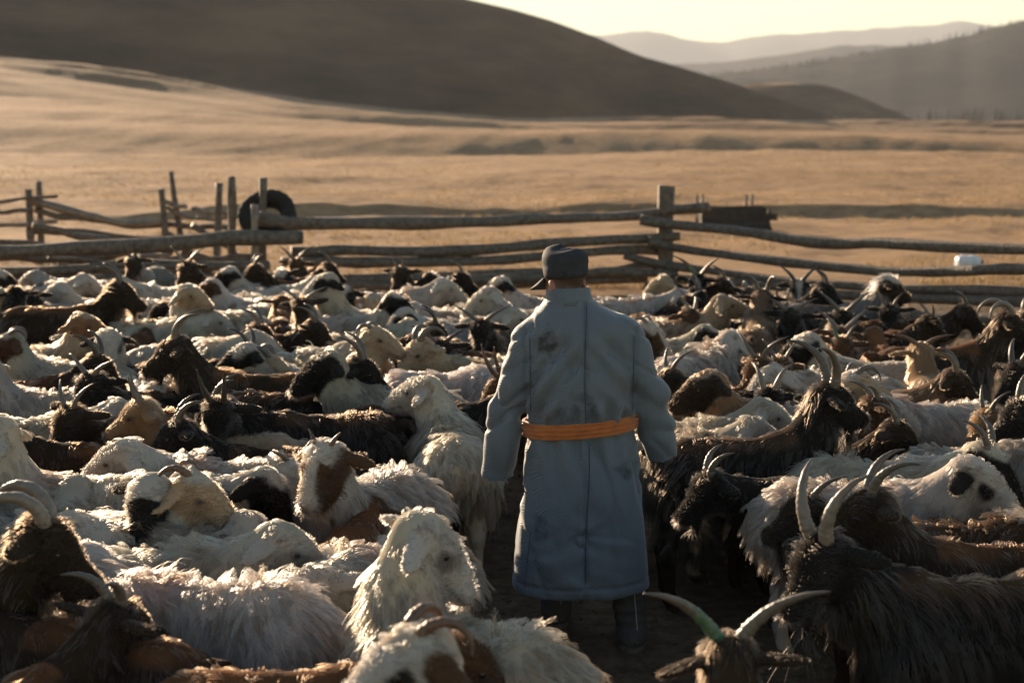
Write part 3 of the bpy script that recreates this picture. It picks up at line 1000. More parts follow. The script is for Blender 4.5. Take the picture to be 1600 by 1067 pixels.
def make_animal(kind, coat, horns, seed, lod, yaw, pitch, scale, neck, fleece=1.0, dye=False, hl=1.0):
    """returns meshes in the animal's own space: +x ahead, origin on the ground under the belly"""
    rng = np.random.default_rng(seed)
    sheep = kind == 'sheep'
    A = Animal()
    h = {0: 0.0115, 1: 0.016, 2: 0.021}[lod]
    f = Field((-0.72, -0.62, -0.03), (0.98, 0.62, 1.22), h)
    fat = rng.uniform(0.93, 1.08)
    up = 0.0
    yz = 1.10 if sheep else 1.0
    rb = (0.129 if sheep else 0.124) * fat
    zc = (0.538 if sheep else 0.540) + up
    f_seg, f_ell = f.seg, f.ell
    sx = 0.69 if sheep else 0.72
    X_ = lambda p: (p[0] * sx, p[1], p[2])
    # trunk: deep chest, tucked belly, rounded rump
    f.seg(X_((-0.28, 0, zc + 0.005)), X_((0.26, 0, zc - 0.005)), rb, rb * 0.98, 0.06, yz)
    f.seg(X_((-0.36, 0, zc + 0.01)), X_((-0.30, 0, zc + 0.01)), rb * 0.90, rb * 0.95, 0.08, yz)
    f.ell(X_((0.30, 0, zc - 0.045)), (0.115, 0.105, 0.155), None, 0.08)
    f.seg(X_((-0.30, 0, zc + rb * 0.70)), X_((0.22, 0, zc + rb * 0.72)), 0.05, 0.05, 0.07)
    if sheep:
        f.ell(X_((-0.50, 0, zc - 0.02)), (0.060, 0.095, 0.095), None, 0.05)
    else:
        f.seg(X_((-0.49, 0, zc + 0.10)), X_((-0.555, 0, zc + 0.115)), 0.030, 0.016, 0.03)
    # legs
    st = rng.uniform(-0.05, 0.05, 4)
    for i, sy in enumerate((-1, 1)):
        y = sy * 0.095; s1 = st[i]
        f.seg(X_((0.26, y, zc - 0.06)), X_((0.285 + s1 * .5, y, 0.245)), 0.072, 0.038, 0.05)
        f.seg(X_((0.285 + s1 * .5, y, 0.245)), X_((0.275 + s1, y, 0.065)), 0.036, 0.025, 0.02)
        f.seg(X_((0.275 + s1, y, 0.06)), X_((0.30 + s1, y, 0.022)), 0.027, 0.031, 0.02)
        s2 = st[2 + i]
        f.seg(X_((-0.33, y, zc - 0.03)), X_((-0.26 + s2 * .3, y * 1.05, 0.335)), 0.108, 0.068, 0.06)
        f.seg(X_((-0.26 + s2 * .3, y * 1.05, 0.335)), X_((-0.405 + s2 * .7, y, 0.225)), 0.066, 0.034, 0.03)
        f.seg(X_((-0.405 + s2 * .7, y, 0.225)), X_((-0.385 + s2, y, 0.065)), 0.031, 0.024, 0.02)
        f.seg(X_((-0.385 + s2, y, 0.06)), X_((-0.36 + s2, y, 0.022)), 0.026, 0.030, 0.02)
    # neck and head
    ny = R(yaw * 0.55)
    nl = (0.27 if sheep else 0.29)
    base = np.array([0.31 * sx, 0, zc + 0.055])
    rise = neck
    hor = math.sqrt(max(nl * nl - rise * rise, 0.01))
    poll = base + np.array([hor * math.cos(ny), hor * math.sin(ny), rise])
    mid = (base + poll) / 2 + np.array([0.035, 0, -0.015])
    f.seg(base, mid, 0.122 if sheep else 0.108, 0.100 if sheep else 0.084, 0.07)
    f.seg(mid, poll, 0.096 if sheep else 0.082, 0.080 if sheep else 0.066, 0.05)
    yw, pt = R(yaw), R(pitch)
    fw = np.array([math.cos(yw) * math.cos(pt), math.sin(yw) * math.cos(pt), math.sin(pt)])
    lf = np.array([-math.sin(yw), math.cos(yw), 0])
    uw = np.cross(fw, lf)
    M = np.stack([fw, lf, uw], 1)
    hs = 0.96 if sheep else 0.92
    H = lambda a, b, c: poll + M @ (np.array([a, b, c]) * hs)
    ears = []
    k = 1.06 if sheep else 1.0
    f.ell(H(0.035 * k, 0, 0.012), (0.092 * k * hs, 0.066 * hs, 0.074 * hs), M, 0.03)
    f.seg(H(0.05 * k, 0, 0.012), H(0.205 * k, 0, -0.022), 0.052 * hs, 0.035 * hs, 0.03)
    if sheep:
        f.seg(H(0.085 * k, 0, 0.036), H(0.165 * k, 0, 0.014), 0.036 * hs, 0.031 * hs, 0.03)
    f.seg(H(0.03 * k, 0, -0.055), H(0.185 * k, 0, -0.052), 0.048 * hs, 0.026 * hs, 0.03)
    f.ell(H(0.222 * k, 0, -0.030), (0.032 * hs, 0.034 * hs, 0.034 * hs), M, 0.02)
    for sy in (-1, 1):       # brow, cheek, ears
        f.ell(H(0.080 * k, sy * 0.052, 0.038), (0.032, 0.017, 0.014), M, 0.018)
        f.ell(H(0.215 * k, sy * 0.022, -0.012), (0.012, 0.010, 0.010), M, 0.012)
        er = R(rng.uniform(18, 42)) if sheep else R(rng.uniform(-4, 22))
        sw = R(rng.uniform(-25, 5))
        d = np.array([math.sin(sw) * math.cos(er), sy * math.cos(sw) * math.cos(er), -math.sin(er)])
        e1 = M @ d
        e2 = M @ np.array([1.0, 0, 0.15]); e2 -= e1 * (e1 @ e2); e2 /= np.linalg.norm(e2)
        e3 = np.cross(e1, e2)
        el = 0.088 if sheep else 0.088
        th = max(0.013, h * 0.85)
        er0 = H(-0.008, sy * 0.058, 0.018)
        ears.append((er0 + e1 * 0.02, er0 + e1 * el * 1.8))
        f.ell(er0 + e1 * el * 0.8, (el, 0.036, th), np.stack([e1, e2, e3], 1), 0.018)
    if not sheep:
        f.seg(H(0.165, 0, -0.075), H(0.165, 0, -0.075) + np.array([0.005, 0, -0.085]), 0.024, 0.010, 0.02)
    V, F = f.mesh()
    V = relax(V, F, 1, 0.35)
    NV, FA = vnormals(V, F)
    # ---- regions, in head space
    q = (V - poll) @ M / hs
    tq = np.clip(q[:, 0], 0.0, 0.22)
    hr = np.linalg.norm(q - np.stack([tq, 0 * tq, -0.02 + 0 * tq], 1), axis=1)
    ed = np.full(len(V), 9.0)
    for ea, eb in ears:
        tt = np.clip((V - ea) @ (eb - ea) / ((eb - ea) @ (eb - ea)), 0, 1)
        ed = np.minimum(ed, np.linalg.norm(V - ea - tt[:, None] * (eb - ea), axis=1))
    earz = (ed < 0.042) & (np.abs(q[:, 1]) > 0.066)
    inhead = (hr < 0.115) | earz | ((hr < 0.26) & (q[:, 0] > 0.05) & (q[:, 2] < 0) & (np.abs(q[:, 1]) < 0.05))
    hd = np.where(inhead, np.maximum(sstep(-0.075, 0.0, q[:, 0]), earz * 1.0), 0.0) * np.where(earz, 1, 1 - sstep(0.09, 0.115, hr))
    nd = np.linalg.norm(V - (poll * 0.55 + base * 0.45), axis=1)
    nk = np.where(V[:, 0] > 0.08, 1 - sstep(0.17, 0.30, nd), 0)
    leg = 1 - sstep(0.26, 0.36, V[:, 2])
    ear = np.where(earz, sstep(0.068, 0.082, np.abs(q[:, 1])), 0.0)
    co = COATS[coat]
    nz = fbm(V[:, 0] * 9 + seed, V[:, 1] * 9, V[:, 2] * 9, 3, seed % 97)
    tint = np.array([1.0, 1.0, 1.0]) * rng.uniform(0.78, 1.12) * np.array([1.0, rng.uniform(0.96, 1.02), rng.uniform(0.88, 1.04)])
    nlow = fbm(V[:, 0] * 3.1 + seed, V[:, 1] * 3.1, V[:, 2] * 3.1, 2, seed % 53)
    col = np.tile(np.array(co['b']) * tint, (len(V), 1)) * (1 + 0.16 * nz[:, None] + 0.10 * nlow[:, None])
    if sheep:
        st_ = (sstep(0.35, 0.9, nlow + 0.3 * nz) * 0.45 + 0.4 * (1 - sstep(0.28, 0.50, V[:, 2])) * sstep(0.22, 0.34, V[:, 2]))[:, None]  # random stains, plus belly wool darkened to paint in the shade below the flanks
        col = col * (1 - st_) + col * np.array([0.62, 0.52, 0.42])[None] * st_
    def blend(w, c):
        nonlocal col
        w = np.clip(w, 0, 1)[:, None]
        col = col * (1 - w) + np.array(c)[None] * w
    if 'patch' in co:
        pn = fbm(V[:, 0] * 2.6 + seed * 1.7, V[:, 1] * 2.6, V[:, 2] * 2.6, 2, 5)
        blend(sstep(1 - co['pa'] * 2 - 0.08, 1 - co['pa'] * 2 + 0.08, pn + 0.5), co['patch'])
    if 'spine' in co:
        blend(sstep(zc + rb * 0.75, zc + rb * 1.15, V[:, 2]) * (np.abs(V[:, 1]) < 0.1) * (V[:, 0] < 0.33 * sx) * (0.6 + 0.5 * nz), co['spine'])
    if 'neck' in co:
        blend(nk * (1 - hd) * 1.2, co['neck'])
    if dye:
        dn = np.linalg.norm((V - np.array([0.15, 0.0, zc + rb])) / np.array([0.10, 0.15, 0.10]), axis=1)
        blend((1 - sstep(0.5, 1.1, dn + 0.25 * nz)) * 0.42, (0.36, 0.17, 0.12))
    blend(sstep(0.35, 0.75, hd + 0.18 * nz), co['h'])
    if 'crown' in co:
        blend(np.where(inhead, sstep(0.03, 0.055, q[:, 2] + 0.02 * nz) * (q[:, 0] < 0.09), 0), co['crown'])
    if 'blaze' in co:
        blend(np.where(inhead & (q[:, 0] > 0.0), (1 - sstep(0.018, 0.032, np.abs(q[:, 1]) + 0.008 * nz)) * sstep(-0.02, 0.0, q[:, 2]), 0), co['blaze'])
        if sheep: blend(np.where(inhead, sstep(0.19, 0.215, q[:, 0]), 0), co['blaze'])
    if 'eye' in co:
        e = np.minimum(np.linalg.norm((q - [0.085, 0.055, 0.02]) / [0.056, 0.05, 0.044], axis=1), np.linalg.norm((q - [0.085, -0.055, 0.02]) / [0.056, 0.05, 0.044], axis=1))
        blend(np.where(inhead, 1 - sstep(0.75, 1.1, e + 0.8 * nz), 0), co['eye'])
    if 'ear' in co:
        blend(ear, co['ear'])
    # mouth line, nostrils, eye rims
    ml = np.exp(-((q[:, 2] + 0.046 - 0.05 * (0.22 - q[:, 0])) / 0.0055) ** 2) * (q[:, 0] > 0.145) * (hr < 0.06)
    blend(ml * 0.75, (0.03, 0.022, 0.018))
    for sy in (-1, 1):
        blend(np.exp(-(np.linalg.norm(q - [0.225 * k, sy * 0.020, -0.016], axis=1) / 0.011) ** 2) * 0.9, (0.015, 0.010, 0.009))
        blend(np.exp(-(np.linalg.norm((q - [0.082 * k, sy * 0.060, 0.022]) / [1.3, 1, 0.9], axis=1) / 0.016) ** 2) * 0.8, (0.03, 0.022, 0.018))
    # nose and hooves
    blend(np.where(inhead, sstep(0.235, 0.250, q[:, 0] / k), 0) * 0.8, (0.05, 0.038, 0.034))
    blend(1 - sstep(0.028, 0.045, V[:, 2]), (0.04, 0.032, 0.026))
    col = np.clip(col, 0.004, 0.9)
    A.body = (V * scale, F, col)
    # ---- strands
    n = {0: 19500, 1: 9000, 2: 4200}[lod]
    if not sheep: n = int(n * 0.95)
    seglen = {0: 6, 1: 5, 2: 4}[lod]
    crown = np.where(inhead, sstep(0.03, 0.06, q[:, 2]) * (q[:, 0] < 0.06), 0)
    if sheep:
        ln = 0.064 * fleece * (0.85 + 0.3 * nz)
        ln = ln * (1 + 0.35 * nk)
        ln = ln * (1 - leg * 0.70)
        ln = ln * (0.30 + 0.70 * sstep(0.10, 0.22, np.where(V[:, 0] > 0.1, hr, 1.0)))
        ln = ln * (1 - hd) + hd * (0.021 + 0.014 * crown)
    else:
        flank = sstep(zc + 0.1, zc - 0.14, V[:, 2]) if False else 1 - sstep(zc - 0.16, zc + 0.08, V[:, 2])
        ln = (0.050 + 0.050 * flank) * fleece * (0.85 + 0.4 * nz)
        ln = ln * (1 - (1 - sstep(0.20, 0.32, V[:, 2])) * 0.86)
        ln = ln * (1 - hd) + hd * (0.020 + 0.020 * crown)
        beard = np.where(inhead, sstep(-0.085, -0.105, q[:, 2]) if False else 1 - sstep(-0.115, -0.085, q[:, 2]), 0) * (q[:, 0] > 0.09)
        ln = ln + beard * 0.045
    ln = np.where(ear > 0.3, 0.008, np.maximum(ln, 0.006))
    wgt = FA * np.clip(ln[F].mean(1) / 0.05 + 2.0 * hd[F].mean(1), 0.25, 2.2)
    wgt = wgt * (V[F].mean(1)[:, 2] > 0.03)
    fi = rng.choice(len(F), n, p=wgt / wgt.sum())
    u, v_ = rng.random((n, 1)), rng.random((n, 1))
    def bil(X):
        a, b, c, d = (X[F[fi, i]] for i in range(4))
        if X.ndim == 1: a, b, c, d = (z[:, None] for z in (a, b, c, d))
        return (a * (1 - u) + b * u) * (1 - v_) + (d * (1 - u) + c * u) * v_
    root, nr, L = bil(V), bil(NV), bil(ln)[:, 0]
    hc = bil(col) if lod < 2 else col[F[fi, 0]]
    hw = bil(hd)[:, 0]
    L = L * rng.uniform(0.65, 1.35, n)
    # comb: down and back, lifted off the skin; on the head it lies along the face
    g = np.tile(np.array([-0.42, 0.0, -0.9]), (n, 1))
    g = g * (1 - hw[:, None]) + hw[:, None] * (-fw * 0.9 + np.array([0, 0, -0.2]))
    g = g + 0.35 * np.stack([noise3(root[:, 0] * 6, root[:, 1] * 6, root[:, 2] * 6 + i * 9, seed % 89 + i) for i in range(3)], 1)
    tg = g - nr * (g * nr).sum(1)[:, None]
    lift = ((0.38 + 0.16 * np.clip(nr[:, 2], 0, 1)) if sheep else 0.26) + rng.normal(0, 0.10, n)
    lift = lift * (1 - hw) + hw * 0.62
    d = nr * lift[:, None] + tg * 0.85
    d = d + rng.normal(0, 0.12, (n, 3))
    d /= np.linalg.norm(d, axis=1)[:, None]
    # locks
    nc = {0: 1150, 1: 520, 2: 260}[lod]
    ci = rng.choice(n, min(nc, n), replace=False)
    near = np.empty(n, np.int32)
    rc = root[ci]
    for s0 in range(0, n, 4000):
        b = root[s0:s0 + 4000]
        near[s0:s0 + 4000] = ci[np.argmin((b ** 2).sum(1)[:, None] - 2 * b @ rc.T + (rc ** 2).sum(1)[None], axis=1)]
    cr = rng.random(n)
    L = L * np.where(hw > 0.5, 1.0, 0.72 + 0.56 * cr[near])
    mixc = rng.random(n) < 0.3
    hc = np.where(mixc[:, None], hc[near], hc)
    if sheep:
        hc = hc * (0.80 + 0.34 * rng.random(n)[near])[:, None] * np.where((cr[near] > 0.90)[:, None], np.array([0.62, 0.52, 0.42])[None], 1.0)
    tcl = root[near] + d[near] * L[near][:, None]
    pull = (0.82 if sheep else 0.58) * (1 - hw * 0.8)
    pull = pull * (np.abs(L[near] - L) < 0.05)
    t = np.linspace(0, 1, seglen)
    P = root[:, None] - nr[:, None] * (0.004 * (1 - 0.9 * hw))[:, None, None] + d[:, None] * (L[:, None] * t)[..., None]
    P = P + (tcl - (root + d * L[:, None]))[:, None] * (pull[:, None] * t ** 1.4)[..., None]
    P[:, :, 2] -= (L[:, None] * (0.42 if sheep else 0.42) * t ** 2)
    # crimp
    ax = np.cross(d, rng.normal(0, 1, (n, 3))); ax /= np.linalg.norm(ax, axis=1)[:, None] + 1e-9
    ph = (near % 97) * 0.65 + rng.normal(0, 0.5, n)
    amp = L * (0.10 if sheep else 0.06)
    P = P + ax[:, None] * (amp[:, None] * np.sin(t[None] * (7.0 if sheep else 4.0) + ph[:, None]) * t)[..., None]
    r0 = {0: 0.00115, 1: 0.0019, 2: 0.0029}[lod]
    rad = r0 * (1 - 0.72 * t ** 1.2)
    rad = rad[None] * (0.75 + 0.5 * rng.random((n, 1))) * (1 - 0.35 * hw[:, None])
    if not sheep and max(co['b']) < 0.10:      # russet rim light painted into the upward-facing hairs of dark coats
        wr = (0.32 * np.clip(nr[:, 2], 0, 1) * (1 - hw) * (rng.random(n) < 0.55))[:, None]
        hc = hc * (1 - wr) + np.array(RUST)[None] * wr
    hc = hc * (0.70 + 0.60 * rng.random((n, 1)))
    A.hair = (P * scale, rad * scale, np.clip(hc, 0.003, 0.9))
    A.poll, A.M, A.k = poll * scale, M, k
    A.headc = H(0.10, 0, 0) * scale
    A.backc = np.array([0.0, 0, zc + rb + (0.062 if sheep else 0.045)]) * scale
    A.scale = scale
    A.eyes = [H(0.082 * k, sy * 0.0575, 0.022) * scale for sy in (-1, 1)]
    A.hornroot = [H(-0.002, sy * 0.030, 0.066) * scale for sy in (-1, 1)]
    return A

def uv_ball(r, n=10):
    V, F = [], []
    for i in range(n + 1):
        a = math.pi * i / n
        for j in range(n):
            b = 2 * math.pi * j / n
            V.append((r * math.sin(a) * math.cos(b), r * math.sin(a) * math.sin(b), r * math.cos(a)))
    for i in range(n):
        for j in range(n):
            F.append((i * n + j, (i + 1) * n + j, (i + 1) * n + (j + 1) % n, i * n + (j + 1) % n))
    return V, F
_eye_mesh = {}

HORN_COL = {'grey': (0.22, 0.178, 0.14), 'pale': (0.35, 0.285, 0.22), 'brown': (0.24, 0.13, 0.075), 'dark': (0.13, 0.105, 0.085)}

def build_animal(spec):
    kind, coat, label = spec['k'], spec['coat'], spec['label']
    A = spec['A']
    root = empty(kind, (spec['x'], spec['y'], spec['z']), R(spec['hd']))
    tag(root, label, kind, spec.get('group'))
    V, F, col = A.body
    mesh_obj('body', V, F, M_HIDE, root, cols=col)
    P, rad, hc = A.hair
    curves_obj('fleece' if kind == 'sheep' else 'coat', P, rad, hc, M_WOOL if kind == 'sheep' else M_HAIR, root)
    if spec['lod'] < 2:
        key = round(0.0125 * A.scale, 3)
        if key not in _eye_mesh:
            v, f = uv_ball(key, 10)
            e = mesh_obj('eye', v, f, M_EYE, root); _eye_mesh[key] = e.data
            e.location = A.eyes[0]
        else:
            link(bpy.data.objects.new('eye', _eye_mesh[key]), root).location = A.eyes[0]
        link(bpy.data.objects.new('eye', _eye_mesh[key]), root).location = A.eyes[1]
    if spec['horn']:
        hk, hcn, hls = spec['horn']
        for i, sy in enumerate((-1, 1)):
            paint = (0.04, 0.22, 0.10) if spec.get('green') == sy else None
            V, F, c = horn_mesh(hk, sy, HORN_COL[hcn], 9 if spec['lod'] < 2 else 7, 64 if spec['lod'] == 0 else 16, hls * A.scale, paint)
            o = mesh_obj('horn', V @ A.M.T, F, M_HORN, root, cols=c)
            o.location = A.hornroot[i]
            if paint is not None:
                o['label'] = 'green-painted horn'
    return root
